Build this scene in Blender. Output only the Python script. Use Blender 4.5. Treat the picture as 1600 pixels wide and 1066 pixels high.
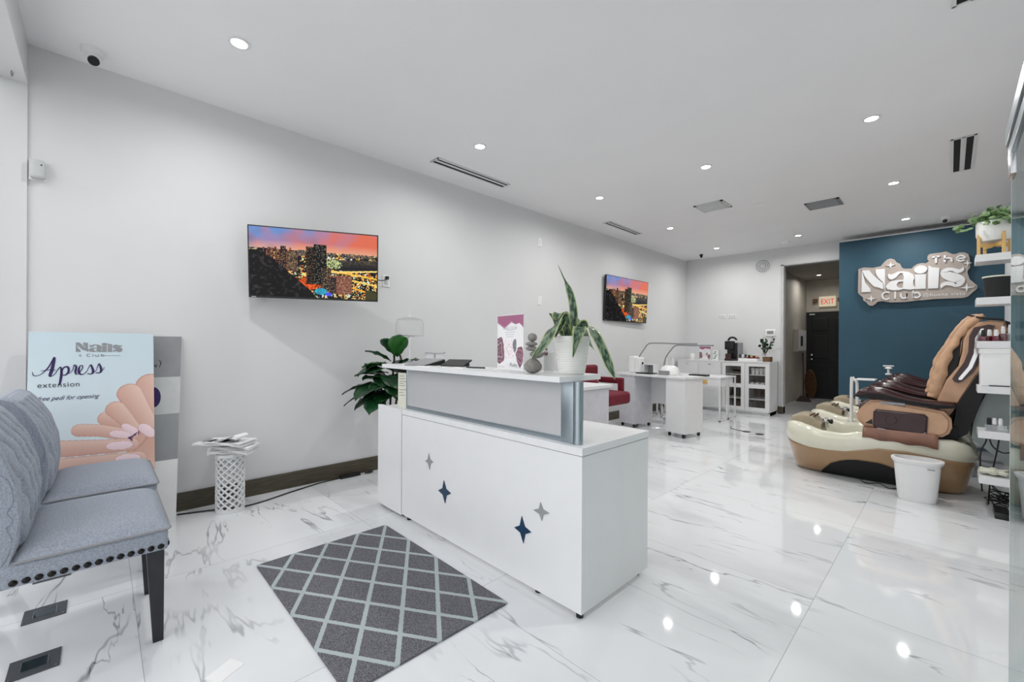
import bpy, bmesh, math, random
import numpy as np
from mathutils import Vector, Matrix
random.seed(7); rng = np.random.default_rng(5)
S = bpy.context.scene; C = S.collection; PI = math.pi
for o in list(bpy.data.objects): bpy.data.objects.remove(o)

# ------------------------------------------------------------------ camera
cd = bpy.data.cameras.new('camera'); cam = bpy.data.objects.new('camera', cd); C.objects.link(cam)
cd.sensor_width = 36; cd.lens = 36*663.163/1600; cd.shift_y = 7.44/1600; cd.clip_start = .02
yaw = math.radians(45.882); roll = math.radians(.33)
cam.matrix_world = Matrix.Translation((0, 0, 1.17)) @ Matrix.Rotation(yaw, 4, 'Z') @ Matrix.Rotation(PI/2, 4, 'X') @ Matrix.Rotation(roll, 4, 'Z')
S.camera = cam

# ------------------------------------------------------------------ world, light, exposure
W = bpy.data.worlds.new('overcast_sky'); S.world = W; W.use_nodes = True
wn = W.node_tree.nodes; wl = W.node_tree.links; wb = wn['Background']
tc = wn.new('ShaderNodeTexCoord'); sx = wn.new('ShaderNodeSeparateXYZ'); wr = wn.new('ShaderNodeValToRGB')
wl.new(tc.outputs['Generated'], sx.inputs[0]); wl.new(sx.outputs['Z'], wr.inputs[0]); wl.new(wr.outputs[0], wb.inputs[0])
wr.color_ramp.elements[0].position = 0; wr.color_ramp.elements[0].color = (.56, .56, .56, 1)
wr.color_ramp.elements[1].position = .25; wr.color_ramp.elements[1].color = (.975, .98, 1, 1)
wb.inputs[1].default_value = 2.15
LAMP_W = 8.8
S.view_settings.view_transform = 'Standard'; S.view_settings.look = 'None'
S.view_settings.exposure = 0.17; S.view_settings.gamma = 1; S.view_settings.use_curve_mapping = False

# ------------------------------------------------------------------ materials
def lin(c):
    return tuple(((x/255)/12.92 if x/255 <= .04045 else ((x/255+.055)/1.055)**2.4) for x in c) + (1,)
def mat(name, c, rough=.5, metal=0, var=.06, scale=12, bump=0, bscale=60, coat=0, trans=0, alpha=1, emis=0, sheen=0, spec=.5, stretch=None):
    m = bpy.data.materials.new(name); m.use_nodes = True; n = m.node_tree.nodes; l = m.node_tree.links; b = n['Principled BSDF']
    col = lin(c) if max(c) > 1 else tuple(c)+(1,)
    tcn = n.new('ShaderNodeTexCoord'); no = n.new('ShaderNodeTexNoise'); no.inputs['Scale'].default_value = scale; no.inputs['Detail'].default_value = 4
    src = tcn.outputs['Object']
    if stretch:
        mp = n.new('ShaderNodeMapping'); mp.inputs['Scale'].default_value = stretch; l.new(src, mp.inputs[0]); src = mp.outputs[0]
    l.new(src, no.inputs['Vector'])
    r = n.new('ShaderNodeValToRGB'); r.color_ramp.elements[0].position = .3; r.color_ramp.elements[1].position = .7
    r.color_ramp.elements[0].color = tuple(x*(1-var) for x in col[:3])+(1,); r.color_ramp.elements[1].color = tuple(min(1, x*(1+var)) for x in col[:3])+(1,)
    l.new(no.outputs[0], r.inputs[0]); l.new(r.outputs[0], b.inputs['Base Color'])
    b.inputs['Roughness'].default_value = rough; b.inputs['Metallic'].default_value = metal; b.inputs['Specular IOR Level'].default_value = spec
    b.inputs['Coat Weight'].default_value = coat; b.inputs['Transmission Weight'].default_value = trans; b.inputs['Alpha'].default_value = alpha
    b.inputs['Sheen Weight'].default_value = sheen
    if emis: l.new(r.outputs[0], b.inputs['Emission Color']); b.inputs['Emission Strength'].default_value = emis
    if bump:
        n2 = n.new('ShaderNodeTexNoise'); n2.inputs['Scale'].default_value = bscale; n2.inputs['Detail'].default_value = 6; l.new(src, n2.inputs['Vector'])
        bp = n.new('ShaderNodeBump'); bp.inputs['Strength'].default_value = bump; bp.inputs['Distance'].default_value = .01; l.new(n2.outputs[0], bp.inputs['Height']); l.new(bp.outputs[0], b.inputs['Normal'])
    return m
def vcmat(name, rough=.5, emis=0, coat=0):
    spec = .12 if emis else .5
    m = bpy.data.materials.new(name); m.use_nodes = True; n = m.node_tree.nodes; l = m.node_tree.links; b = n['Principled BSDF']
    a = n.new('ShaderNodeVertexColor'); a.layer_name = 'Col'
    b.inputs['Roughness'].default_value = rough; b.inputs['Coat Weight'].default_value = coat; b.inputs['Specular IOR Level'].default_value = spec
    if emis:
        b.inputs['Base Color'].default_value = (.01, .01, .01, 1); l.new(a.outputs[0], b.inputs['Emission Color']); b.inputs['Emission Strength'].default_value = emis
    else: l.new(a.outputs[0], b.inputs['Base Color'])
    return m
M = {}
M['wall'] = mat('white_wall_paint', (217, 218, 219), .55, var=.012, scale=3, bump=.05, bscale=120)
M['ceil'] = mat('white_ceiling_paint', (240, 240, 241), .7, var=.012, scale=2, bump=.04, bscale=90)
M['white'] = mat('white_laminate', (229, 230, 231), .28, var=.012, scale=8)
M['whitep'] = mat('white_plastic', (238, 238, 238), .3, var=.015)
M['grain'] = mat('white_woodgrain_laminate', (229, 230, 231), .35, var=.03, scale=14, stretch=(1, 8, 1))
M['blue'] = mat('navy_wall_paint', (38, 76, 94), .6, var=.08, scale=2, bump=.05, bscale=80)
M['base'] = mat('dark_wood_baseboard', (72, 66, 52), .45, var=.35, scale=6, stretch=(12, 1.5, 12))
M['black'] = mat('black_plastic', (16, 16, 18), .35, var=.2)
M['blackm'] = mat('black_matte', (22, 22, 24), .7, var=.2)
M['dark'] = mat('dark_opening', (10, 10, 12), .8, var=.2)
M['alu'] = mat('brushed_aluminium', (168, 178, 184), .32, 1, var=.06, scale=40, stretch=(30, 30, 1))
M['chrome'] = mat('chrome', (215, 215, 218), .12, 1, var=.03)
M['grey'] = mat('grey_plastic', (140, 142, 145), .45)
M['dgrey'] = mat('dark_grey_steel', (84, 86, 90), .45, .3)
M['lgrey'] = mat('light_grey_plastic', (196, 198, 198), .45)
M['red'] = mat('crimson_velvet', (104, 6, 30), .75, var=.25, scale=20)
M['tan'] = mat('tan_leather', (194, 155, 125), .42, var=.1, scale=8, bump=.15, bscale=160)
M['brown'] = mat('brown_lacquer', (164, 130, 92), .2, var=.06, scale=3, coat=.6)
M['cream'] = mat('cream_gelcoat', (222, 220, 200), .14, var=.02, coat=.8)
M['maroon'] = mat('dark_maroon_gloss', (50, 12, 14), .2, var=.2, scale=6, coat=.15)
M['maroonl'] = mat('dark_maroon_leather', (54, 30, 34), .38, var=.15, scale=10, bump=.1)
M['skirt'] = mat('brown_vinyl_skirt', (128, 88, 70), .45, var=.18, scale=9, bump=.3, bscale=14)
M['beige'] = mat('beige_cushion_vinyl', (158, 146, 122), .42, var=.08, bump=.2, bscale=100)
M['fabric'] = mat('grey_blue_linen', (160, 168, 181), .95, var=.22, scale=170, bump=.6, bscale=420, sheen=.2)
M['navy'] = mat('navy_acrylic', (14, 54, 84), .35, var=.08)
M['taupe'] = mat('taupe_acrylic', (170, 160, 152), .5, var=.03)
M['silver'] = mat('grey_acrylic', (150, 152, 154), .35, var=.05)
M['stone'] = mat('grey_river_stone', (140, 138, 134), .8, var=.2, scale=60, bump=.3, bscale=200)
M['paper'] = mat('white_paper', (238, 238, 238), .6, var=.02)
M['cpaper'] = mat('cream_paper', (222, 222, 206), .6, var=.02)
M['ink'] = mat('dark_ink', (50, 50, 56), .6)
M['purple'] = mat('purple_ink', (44, 18, 82), .6)
M['leaf'] = mat('deep_green_leaf', (20, 62, 30), .38, var=.5, scale=5, coat=.2)
M['leafb'] = mat('bright_green_leaf', (44, 110, 40), .4, var=.35, scale=6)
M['leafs'] = mat('small_green_leaf', (104, 134, 86), .5, var=.35, scale=30)
M['stem'] = mat('brown_stem', (52, 40, 30), .8)
M['wood'] = mat('pale_wood', (214, 176, 112), .5, var=.12, scale=10, stretch=(2, 2, 12))
M['wood2'] = mat('brown_wood', (104, 74, 48), .6, var=.3, scale=20)
M['ceramic'] = mat('white_ceramic', (232, 232, 228), .35, var=.02)
M['acrylic'] = mat('clear_acrylic', (235, 240, 242), .05, alpha=.22, var=.01)
M['glassp'] = mat('clear_glass', (238, 242, 244), .02, alpha=.16, var=.01)
M['frost'] = mat('frosted_panel', (190, 191, 193), .4, var=.03, scale=3)
M['doorb'] = mat('black_door_paint', (26, 27, 28), .5, var=.2, scale=4)
M['mauve'] = mat('mauve_print', (158, 98, 124), .5, var=.15, scale=20)
M['pink'] = mat('pink_polish', (214, 128, 120), .15, coat=.8)
M['wine'] = mat('wine_polish', (92, 22, 38), .15, coat=.8)
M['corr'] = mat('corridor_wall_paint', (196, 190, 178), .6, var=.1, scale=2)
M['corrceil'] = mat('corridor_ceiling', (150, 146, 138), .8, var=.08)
M['beigepl'] = mat('cream_sign_housing', (226, 214, 186), .5, emis=.35)
M['exitred'] = mat('red_sign_letters', (206, 34, 24), .5, emis=.6)
M['lens'] = mat('lit_lamp_lens', (255, 255, 255), .5, emis=14, var=0)
M['mirror'] = mat('dark_window_glass', (40, 50, 54), .05, var=.1)
M['teal'] = mat('teal_label', (30, 132, 118), .5)
M['whitelea'] = mat('white_quilted_leather', (214, 212, 204), .45, bump=.1)

def glass_thin(name, tint=(.93, .97, .96), f0=.05):
    m = bpy.data.materials.new(name); m.use_nodes = True; n = m.node_tree.nodes; l = m.node_tree.links
    n.remove(n['Principled BSDF']); out = n['Material Output']
    t = n.new('ShaderNodeBsdfTransparent'); t.inputs[0].default_value = tint+(1,)
    g = n.new('ShaderNodeBsdfGlossy'); g.inputs['Roughness'].default_value = .01
    lw = n.new('ShaderNodeLayerWeight'); lw.inputs[0].default_value = .5; pw = n.new('ShaderNodeMath'); pw.operation = 'POWER'; pw.inputs[1].default_value = 4.5; l.new(lw.outputs['Facing'], pw.inputs[0])
    f = n.new('ShaderNodeMath'); f.operation = 'MULTIPLY_ADD'; f.inputs[1].default_value = .9; f.inputs[2].default_value = f0; l.new(pw.outputs[0], f.inputs[0])
    mx = n.new('ShaderNodeMixShader'); l.new(f.outputs[0], mx.inputs[0]); l.new(t.outputs[0], mx.inputs[1]); l.new(g.outputs[0], mx.inputs[2]); l.new(mx.outputs[0], out.inputs[0])
    return m
M['pane'] = glass_thin('glass_pane', (.975, .975, .975))
M['pane_green'] = glass_thin('greenish_glass_pane', (.82, .92, .91))
M['cloche'] = glass_thin('cloche_glass', (.985, .985, .985), .025)

def floor_mat():
    m = bpy.data.materials.new('polished_marble_tile'); m.use_nodes = True; n = m.node_tree.nodes; l = m.node_tree.links; b = n['Principled BSDF']
    t = n.new('ShaderNodeTexCoord'); sep = n.new('ShaderNodeSeparateXYZ'); l.new(t.outputs['Object'], sep.inputs[0])
    def math_(op, a, bb=None, c=None):
        k = n.new('ShaderNodeMath'); k.operation = op
        for i, v in enumerate((a, bb, c)):
            if v is None: continue
            if isinstance(v, (int, float)): k.inputs[i].default_value = v
            else: l.new(v, k.inputs[i])
        return k.outputs[0]
    ds, ids = [], []
    for ax, off in (('X', -.435), ('Y', .115)):
        v = math_('DIVIDE', math_('SUBTRACT', sep.outputs[ax], off), 1.14)
        ids.append(math_('FLOOR', v)); fr = math_('FRACT', v)
        ds.append(math_('MINIMUM', fr, math_('SUBTRACT', 1, fr)))
    dmin = math_('MINIMUM', ds[0], ds[1]); grout = math_('LESS_THAN', dmin, .0011)
    # each tile shifts the vein pattern
    cmb = n.new('ShaderNodeCombineXYZ'); l.new(math_('MULTIPLY', ids[0], 3.7), cmb.inputs[0]); l.new(math_('MULTIPLY', ids[1], 5.3), cmb.inputs[1])
    add = n.new('ShaderNodeVectorMath'); add.operation = 'ADD'; l.new(t.outputs['Object'], add.inputs[0]); l.new(cmb.outputs[0], add.inputs[1])
    def veins(rot, scale, st, lo, hi, dist, seed):
        mp = n.new('ShaderNodeMapping'); mp.inputs['Rotation'].default_value = (0, 0, rot); mp.inputs['Scale'].default_value = st; mp.inputs['Location'].default_value = (seed, seed, 0)
        l.new(add.outputs[0], mp.inputs[0])
        no = n.new('ShaderNodeTexNoise'); no.inputs['Scale'].default_value = scale; no.inputs['Detail'].default_value = 5; no.inputs['Roughness'].default_value = .55; no.inputs['Distortion'].default_value = dist
        l.new(mp.outputs[0], no.inputs['Vector'])
        r = math_('ABSOLUTE', math_('SUBTRACT', no.outputs[0], .5))
        k = n.new('ShaderNodeMapRange'); k.inputs[1].default_value = lo; k.inputs[2].default_value = hi; k.inputs[3].default_value = 1; k.inputs[4].default_value = 0; k.interpolation_type = 'SMOOTHSTEP'
        l.new(r, k.inputs[0]); return k.outputs[0]
    v1 = veins(.75, 1.0, (.38, 1.8, 1), 0.0, .009, .3, 3.1)
    v2 = veins(.62, 1.5, (.35, 1.7, 1), 0.0, .007, .4, 9.4)
    soft = veins(.75, .8, (.4, 1.3, 1), 0.0, .09, .4, 3.1)
    def mask(scale, lo, hi, seed):
        mp = n.new('ShaderNodeMapping'); mp.inputs['Location'].default_value = (seed, seed, 0); l.new(add.outputs[0], mp.inputs[0])
        no = n.new('ShaderNodeTexNoise'); no.inputs['Scale'].default_value = scale; l.new(mp.outputs[0], no.inputs['Vector'])
        k = n.new('ShaderNodeMapRange'); k.inputs[1].default_value = lo; k.inputs[2].default_value = hi; l.new(no.outputs[0], k.inputs[0]); return k.outputs[0]
    a = math_('MULTIPLY', math_('MULTIPLY', v1, mask(1.7, .46, .62, 1)), .75)
    bb = math_('MULTIPLY', math_('MULTIPLY', v2, mask(2.3, .49, .64, 5)), .65)
    c = math_('MULTIPLY', math_('MULTIPLY', soft, mask(1.2, .42, .7, 2)), .2)
    tot = math_('MINIMUM', math_('ADD', math_('ADD', a, bb), c), 1)
    mx = n.new('ShaderNodeMix'); mx.data_type = 'RGBA'; l.new(tot, mx.inputs[0]); mx.inputs[6].default_value = lin((228, 230, 232)); mx.inputs[7].default_value = lin((112, 114, 120))
    m2 = n.new('ShaderNodeMix'); m2.data_type = 'RGBA'; l.new(grout, m2.inputs[0]); l.new(mx.outputs[2], m2.inputs[6]); m2.inputs[7].default_value = lin((176, 178, 180))
    l.new(m2.outputs[2], b.inputs['Base Color']); b.inputs['Roughness'].default_value = .035; b.inputs['Specular IOR Level'].default_value = .6
    return m
M['floor'] = floor_mat()

def rug_mat():
    m = bpy.data.materials.new('grey_lattice_rug'); m.use_nodes = True; n = m.node_tree.nodes; l = m.node_tree.links; b = n['Principled BSDF']
    t = n.new('ShaderNodeTexCoord'); nz = n.new('ShaderNodeTexNoise'); nz.inputs['Scale'].default_value = 90; l.new(t.outputs['Object'], nz.inputs[0])
    sep = n.new('ShaderNodeSeparateXYZ'); l.new(t.outputs['Object'], sep.inputs[0])
    def math_(op, a, bb):
        k = n.new('ShaderNodeMath'); k.operation = op
        for i, v in enumerate((a, bb)):
            if isinstance(v, (int, float)): k.inputs[i].default_value = v
            else: l.new(v, k.inputs[i])
        return k.outputs[0]
    jx = math_('MULTIPLY', math_('SUBTRACT', nz.outputs[0], .5), .012)
    x = math_('DIVIDE', math_('ADD', sep.outputs[0], jx), .2858); y = math_('DIVIDE', sep.outputs[1], .1838)
    dd = []
    for v in (math_('ADD', x, y), math_('SUBTRACT', x, y)):
        f = math_('FRACT', math_('ADD', v, 50), 0)
        dd.append(math_('MINIMUM', f, math_('SUBTRACT', 1, f)))
    line = math_('LESS_THAN', math_('MULTIPLY', math_('MINIMUM', dd[0], dd[1]), 1), .062)
    n3 = n.new('ShaderNodeTexNoise'); n3.inputs['Scale'].default_value = 330; n3.inputs['Detail'].default_value = 3; l.new(t.outputs['Object'], n3.inputs[0])
    r = n.new('ShaderNodeValToRGB'); r.color_ramp.elements[0].position = .38; r.color_ramp.elements[1].position = .62
    r.color_ramp.elements[0].color = lin((62, 62, 66)); r.color_ramp.elements[1].color = lin((132, 132, 138)); l.new(n3.outputs[0], r.inputs[0])
    mx = n.new('ShaderNodeMix'); mx.data_type = 'RGBA'; l.new(line, mx.inputs[0]); l.new(r.outputs[0], mx.inputs[6]); mx.inputs[7].default_value = lin((178, 188, 190))
    l.new(mx.outputs[2], b.inputs['Base Color']); b.inputs['Roughness'].default_value = .95
    bp = n.new('ShaderNodeBump'); bp.inputs['Strength'].default_value = .8; bp.inputs['Distance'].default_value = .004; l.new(n3.outputs[0], bp.inputs['Height']); l.new(bp.outputs[0], b.inputs['Normal'])
    return m
M['rug'] = rug_mat()
M['vc'] = vcmat('printed_colours', .45); M['vcl'] = vcmat('leaf_colours', .4, coat=.2); M['screen'] = vcmat('screen_picture', .15, emis=1.0)

# ------------------------------------------------------------------ geometry helpers
def B(): return bmesh.new()
def add_box(bm, x0, x1, y0, y1, z0, z1, bev=0, seg=2, rz=0, c=None):
    r = bmesh.ops.create_cube(bm, size=1); vs = r['verts']
    mx = Matrix.Translation(((x0+x1)/2, (y0+y1)/2, (z0+z1)/2)) @ Matrix.Rotation(rz, 4, 'Z') @ Matrix.Diagonal((x1-x0, y1-y0, z1-z0, 1))
    bmesh.ops.transform(bm, matrix=mx, verts=vs)
    if bev:
        es = list({e for v in vs for e in v.link_edges})
        bmesh.ops.bevel(bm, geom=es, offset=bev, segments=seg, affect='EDGES', profile=.6)
    return bm
def box(*a, **k): return add_box(B(), *a, **k)
def add_rings(bm, rings, close=True, cap0=True, cap1=True):
    rs = [[bm.verts.new(p) for p in r] for r in rings]; n = len(rs[0])
    for a, b in zip(rs, rs[1:]):
        for i in range(n if close else n-1):
            j = (i+1) % n
            try: bm.faces.new((a[i], a[j], b[j], b[i]))
            except ValueError: pass
    if close and cap0: bm.faces.new(rs[0][::-1])
    if close and cap1: bm.faces.new(rs[-1])
    return bm
def add_lathe(bm, prof, seg=28, c=(0, 0, 0), cap0=True, cap1=True):
    return add_rings(bm, [[(c[0]+r*math.cos(2*PI*i/seg), c[1]+r*math.sin(2*PI*i/seg), c[2]+z) for i in range(seg)] for r, z in prof], True, cap0, cap1)
def lathe(prof, **k): return add_lathe(B(), prof, **k)
def add_tube(bm, path, r, seg=10):
    P = [Vector(p) for p in path]; rings = []; up = None
    for i, p in enumerate(P):
        d = (P[min(i+1, len(P)-1)]-P[max(i-1, 0)]).normalized()
        if up is None: up = Vector((0, 0, 1)) if abs(d.z) < .9 else Vector((1, 0, 0))
        s = d.cross(up).normalized(); up = s.cross(d).normalized()
        rr = r[i] if isinstance(r, (list, tuple)) else r
        rings.append([p+s*rr*math.cos(2*PI*k/seg)+up*rr*math.sin(2*PI*k/seg) for k in range(seg)])
    return add_rings(bm, rings)
def tube(path, r, seg=10): return add_tube(B(), path, r, seg)
def smooth_path(pts, n=6):
    P = [Vector(p) for p in pts]; out = []
    for i in range(len(P)-1):
        p0, p1, p2, p3 = P[max(i-1, 0)], P[i], P[i+1], P[min(i+2, len(P)-1)]
        for k in range(n):
            t = k/n; out.append(.5*((2*p1)+(p2-p0)*t+(2*p0-5*p1+4*p2-p3)*t*t+(3*p1-p0-3*p2+p3)*t**3))
    out.append(P[-1]); return out
def add_prism(bm, pts, f0, f1):
    """pts 2D outline; f0/f1 map (a,b)->3D for the two caps"""
    a = [bm.verts.new(f0(*p)) for p in pts]; b = [bm.verts.new(f1(*p)) for p in pts]; n = len(pts)
    bm.faces.new(a); bm.faces.new(b[::-1])
    for i in range(n): bm.faces.new((a[i], b[i], b[(i+1) % n], a[(i+1) % n]))
    return bm
def prism_xz(pts, y0, y1, bm=None): return add_prism(bm or B(), pts, lambda a, b: (a, y0, b), lambda a, b: (a, y1, b))
def prism_yz(pts, x0, x1, bm=None): return add_prism(bm or B(), pts, lambda a, b: (x0, a, b), lambda a, b: (x1, a, b))
def prism_xy(pts, z0, z1, bm=None): return add_prism(bm or B(), pts, lambda a, b: (a, b, z0), lambda a, b: (a, b, z1))
def ribbon(pts, n=8):
    """smooth variable width stroke -> outline"""
    P = smooth_path([(p[0], p[1], p[2]) for p in pts], n) if len(pts) > 2 else [Vector(p) for p in pts]
    L, R = [], []
    for i, p in enumerate(P):
        d = P[min(i+1, len(P)-1)]-P[max(i-1, 0)]; d = Vector((d.x, d.y, 0)).normalized(); nn = Vector((-d.y, d.x))
        w = max(p.z, .0004)/2
        L.append((p.x+nn.x*w, p.y+nn.y*w)); R.append((p.x-nn.x*w, p.y-nn.y*w))
    return L, R
def add_ribbon(bm, pts, f0, f1, n=8):
    L, R = ribbon(pts, n); k = len(L)
    a = [[bm.verts.new(f(*p)) for p in s] for f in (f0, f1) for s in (L, R)]
    for i in range(k-1):
        bm.faces.new((a[0][i], a[0][i+1], a[1][i+1], a[1][i])); bm.faces.new((a[2][i], a[3][i], a[3][i+1], a[2][i+1]))
        bm.faces.new((a[0][i], a[2][i], a[2][i+1], a[0][i+1])); bm.faces.new((a[1][i], a[1][i+1], a[3][i+1], a[3][i]))
    bm.faces.new((a[0][0], a[1][0], a[3][0], a[2][0])); bm.faces.new((a[0][-1], a[2][-1], a[3][-1], a[1][-1]))
    return bm
def star(cx, cy, rx, ry, rot=0, inner=.3):
    out = []
    for k in range(8):
        t = k*PI/4; r = 1 if k % 2 == 0 else inner
        x, y = rx*r*math.cos(t), ry*r*math.sin(t)
        if k % 2: x, y = min(rx, ry)*inner*math.cos(t), min(rx, ry)*inner*math.sin(t)
        out.append((cx+x*math.cos(rot)-y*math.sin(rot), cy+x*math.sin(rot)+y*math.cos(rot)))
    return out
def obj(name, bm, m, parent=None, smooth=False, label=None):
    bmesh.ops.recalc_face_normals(bm, faces=bm.faces)
    me = bpy.data.meshes.new(name); bm.to_mesh(me); bm.free()
    o = bpy.data.objects.new(name, me); C.objects.link(o); me.materials.append(M[m] if isinstance(m, str) else m)
    if smooth:
        for p in me.polygons: p.use_smooth = True
        if smooth != 2: me.set_sharp_from_angle(angle=math.radians(42))
    if parent: o.parent = parent
    if label: o['label'] = label
    return o
def thing(name, label, cat, loc=(0, 0, 0), rz=0, group=None):
    o = bpy.data.objects.new(name, None); C.objects.link(o); o.empty_display_size = .05
    o.location = loc; o.rotation_euler = (0, 0, rz); o['label'] = label; o['category'] = cat
    if group: o['group'] = group
    return o
def tag(o, label, cat, group=None):
    o['label'] = label; o['category'] = cat
    if group: o['group'] = group
    return o
def struct(name, bm, m, parent=None, label=None):
    o = obj(name, bm, m, parent)
    if not parent: o['kind'] = 'structure'
    if label: o['label'] = label
    return o
def copy_tree(o, parent=None):
    c = o.copy(); C.objects.link(c); c.parent = parent
    for ch in list(o.children): copy_tree(ch, c)
    return c
def dup(o, label, loc=None, rz=None, group=None):
    c = copy_tree(o); c['label'] = label
    if loc is not None: c.location = loc
    if rz is not None: c.rotation_euler = (0, 0, rz)
    if group: c['group'] = group
    return c
def text_mesh(name, s, size, m, parent, loc, rot, depth=.001, shear=0, sx=1, align='LEFT', space=1, label=None):
    cu = bpy.data.curves.new(name, 'FONT'); cu.body = s; cu.size = size; cu.extrude = depth; cu.shear = shear; cu.align_x = align; cu.space_character = space
    t = bpy.data.objects.new(name, cu); C.objects.link(t); dg = bpy.context.evaluated_depsgraph_get(); dg.update()
    me = bpy.data.meshes.new_from_object(t.evaluated_get(dg)); bpy.data.objects.remove(t)
    o = bpy.data.objects.new(name, me); C.objects.link(o); me.materials.clear(); me.materials.append(M[m])
    o.parent = parent; o.location = loc; o.rotation_euler = rot; o.scale = (sx, 1, 1)
    if label: o['label'] = label
    return o
def grid_picture(name, img, P0, U, V, m, parent):
    """img HxWx3 linear (row 0 = top); P0 lower-left corner, U and V edge vectors"""
    H_, W_ = img.shape[:2]; u = np.linspace(0, 1, W_); v = np.linspace(1, 0, H_)
    uu, vv = np.meshgrid(u, v); P = np.array(P0)+uu[..., None]*np.array(U)+vv[..., None]*np.array(V)
    idx = np.arange(H_*W_).reshape(H_, W_)
    f = np.stack([idx[1:, :-1], idx[1:, 1:], idx[:-1, 1:], idx[:-1, :-1]], -1).reshape(-1, 4)
    me = bpy.data.meshes.new(name); me.vertices.add(H_*W_); me.vertices.foreach_set('co', P.reshape(-1))
    me.loops.add(f.size); me.loops.foreach_set('vertex_index', f.reshape(-1)); me.polygons.add(len(f)); me.polygons.foreach_set('loop_start', np.arange(0, f.size, 4))
    me.update(calc_edges=True)
    a = me.color_attributes.new('Col', 'FLOAT_COLOR', 'POINT'); a.data.foreach_set('color', np.concatenate([img, np.ones((H_, W_, 1))], -1).reshape(-1).astype(np.float32))
    me.materials.append(M[m]); o = bpy.data.objects.new(name, me); C.objects.link(o); o.parent = parent; return o
def L_(c): return np.array(lin(c)[:3])

XL, XR, ZC, YB = -3.75, .49, 2.915, 8.6
# ------------------------------------------------------------------ room
struct('floor', box(-3.9, .65, -.75, 12.1, -.1, 0), 'floor')
struct('ceiling', box(-3.9, .65, -.45, YB+.1, ZC, ZC+.1), 'ceil')
struct('wall_left', box(XL-.12, XL, -.31, YB+.1, 0, ZC), 'wall')
struct('wall_left.001', box(XL-.12, XL+.014, -.60, -.31, 0, ZC), 'wall')
struct('wall_right', box(XR, XR+.12, -.6, 12.1, 0, ZC), 'wall')
bm = B(); add_box(bm, XL, -2.058, YB, YB+.1, 0, ZC); add_box(bm, -2.058, -1.1, YB, YB+.1, 2.609, ZC); add_box(bm, -1.1, XR, YB, YB+.1, 0, ZC); struct('wall_back', bm, 'wall')
bm = B(); add_box(bm, XL+.014, XR, -.45, -.31, 2.677, ZC); struct('wall_front', bm, 'wall')
o = struct('wall_navy', box(-1.217, XR, 8.35, 8.45, 0, 2.825), 'blue')
struct('trim_1', box(-1.217, XR, 8.34, 8.46, 2.825, 2.84), 'white')
struct('trim_2', box(-2.07, -2.03, YB-.012, YB+.12, 0, 2.62), 'lgrey')
struct('trim_3', box(-2.07, -1.1, YB-.012, YB+.12, 2.6, 2.62), 'lgrey')
def baseb(name, *a): struct(name, box(*a, bev=.004), 'base')
baseb('baseboard_left', XL, XL+.018, -.31, 8.6, 0, .128)
baseb('baseboard_back', XL, -2.03, YB-.018, YB, 0, .128)
baseb('baseboard_back.001', -2.06, -2.03, YB, YB+.12, 0, .128)
baseb('baseboard_right', XR-.018, XR, .8, 8.35, 0, .128)
# corridor
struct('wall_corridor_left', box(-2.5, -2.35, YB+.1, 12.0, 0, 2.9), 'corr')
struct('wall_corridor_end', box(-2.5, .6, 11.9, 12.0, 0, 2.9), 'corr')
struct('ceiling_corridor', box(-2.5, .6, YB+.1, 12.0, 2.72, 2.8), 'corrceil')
# storefront window behind
fr = struct('window_1', B(), 'alu')
bm = B()
for x in (XL+.02, -2.55, -1.35, -.15): add_box(bm, x, x+.05, -.6, -.54, 0, 2.68)
add_box(bm, XL+.02, .45, -.6, -.54, 2.62, 2.68); add_box(bm, XL+.02, .45, -.6, -.54, 0, .06)
bm.to_mesh(fr.data); bm.free()
obj('pane', box(XL+.05, .45, -.575, -.569, .06, 2.62), 'pane', fr)

# ------------------------------------------------------------------ ceiling fittings
def downlight(loc, label, power=LAMP_W, r=.042):
    t = thing('recessed_downlight', label, 'light', loc, 0, 'recessed ceiling downlights')
    obj('trim_ring', lathe([(r+.014, 0), (r+.014, -.006), (r, -.008), (r-.004, -.002), (r-.004, 0)], cap0=False, cap1=False), 'white', t, True)
    obj('lens', lathe([(r-.003, -.001), (r-.003, -.003), (r*.6, -.004)]), 'lens', t)
    ld = bpy.data.lights.new('downlight_beam', 'AREA'); ld.shape = 'DISK'; ld.size = r*2; ld.energy = power; ld.color = (1, .985, .965); ld.spread = math.radians(165)
    lo = bpy.data.objects.new('downlight_beam', ld); C.objects.link(lo); lo.parent = t; lo.location = (0, 0, -.012)
    return t
row = {1: .569, 2: 2.375, 3: 4.197, 4: 6.004, 5: 7.791}
LL = {(-2.867, 1): 'round ceiling downlight nearest the front window, above the big television',
      (-2.867, 2): 'round ceiling downlight beside the long slot vent over the reception desk',
      (-2.867, 3): 'round ceiling downlight of the left row, between the two slot vents',
      (-2.867, 4): 'round ceiling downlight of the left row, just right of the short slot vent',
      (-2.867, 5): 'farthest round ceiling downlight of the left row, beside the black dome camera',
      (-1.649, 3): 'round ceiling downlight of the middle row, in front of the square white vent',
      (-1.649, 5): 'round ceiling downlight above the corridor opening, next to the smoke detector',
      (-.42, 2): 'round ceiling downlight of the right row, nearest to the front',
      (-.42, 3): 'largest round downlight of the right row, left of the double slot vent',
      (-.42, 4): 'round ceiling downlight of the right row, beside the dark rectangular vent',
      (-.42, 5): 'farthest round ceiling downlight of the right row, above the navy wall'}
for (x, k), lb in LL.items(): downlight((x, row[k], ZC), lb)
dl = downlight((-1.95, 11.0, 2.72), 'small round light in the corridor ceiling beyond the opening', 5, .04)
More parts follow.
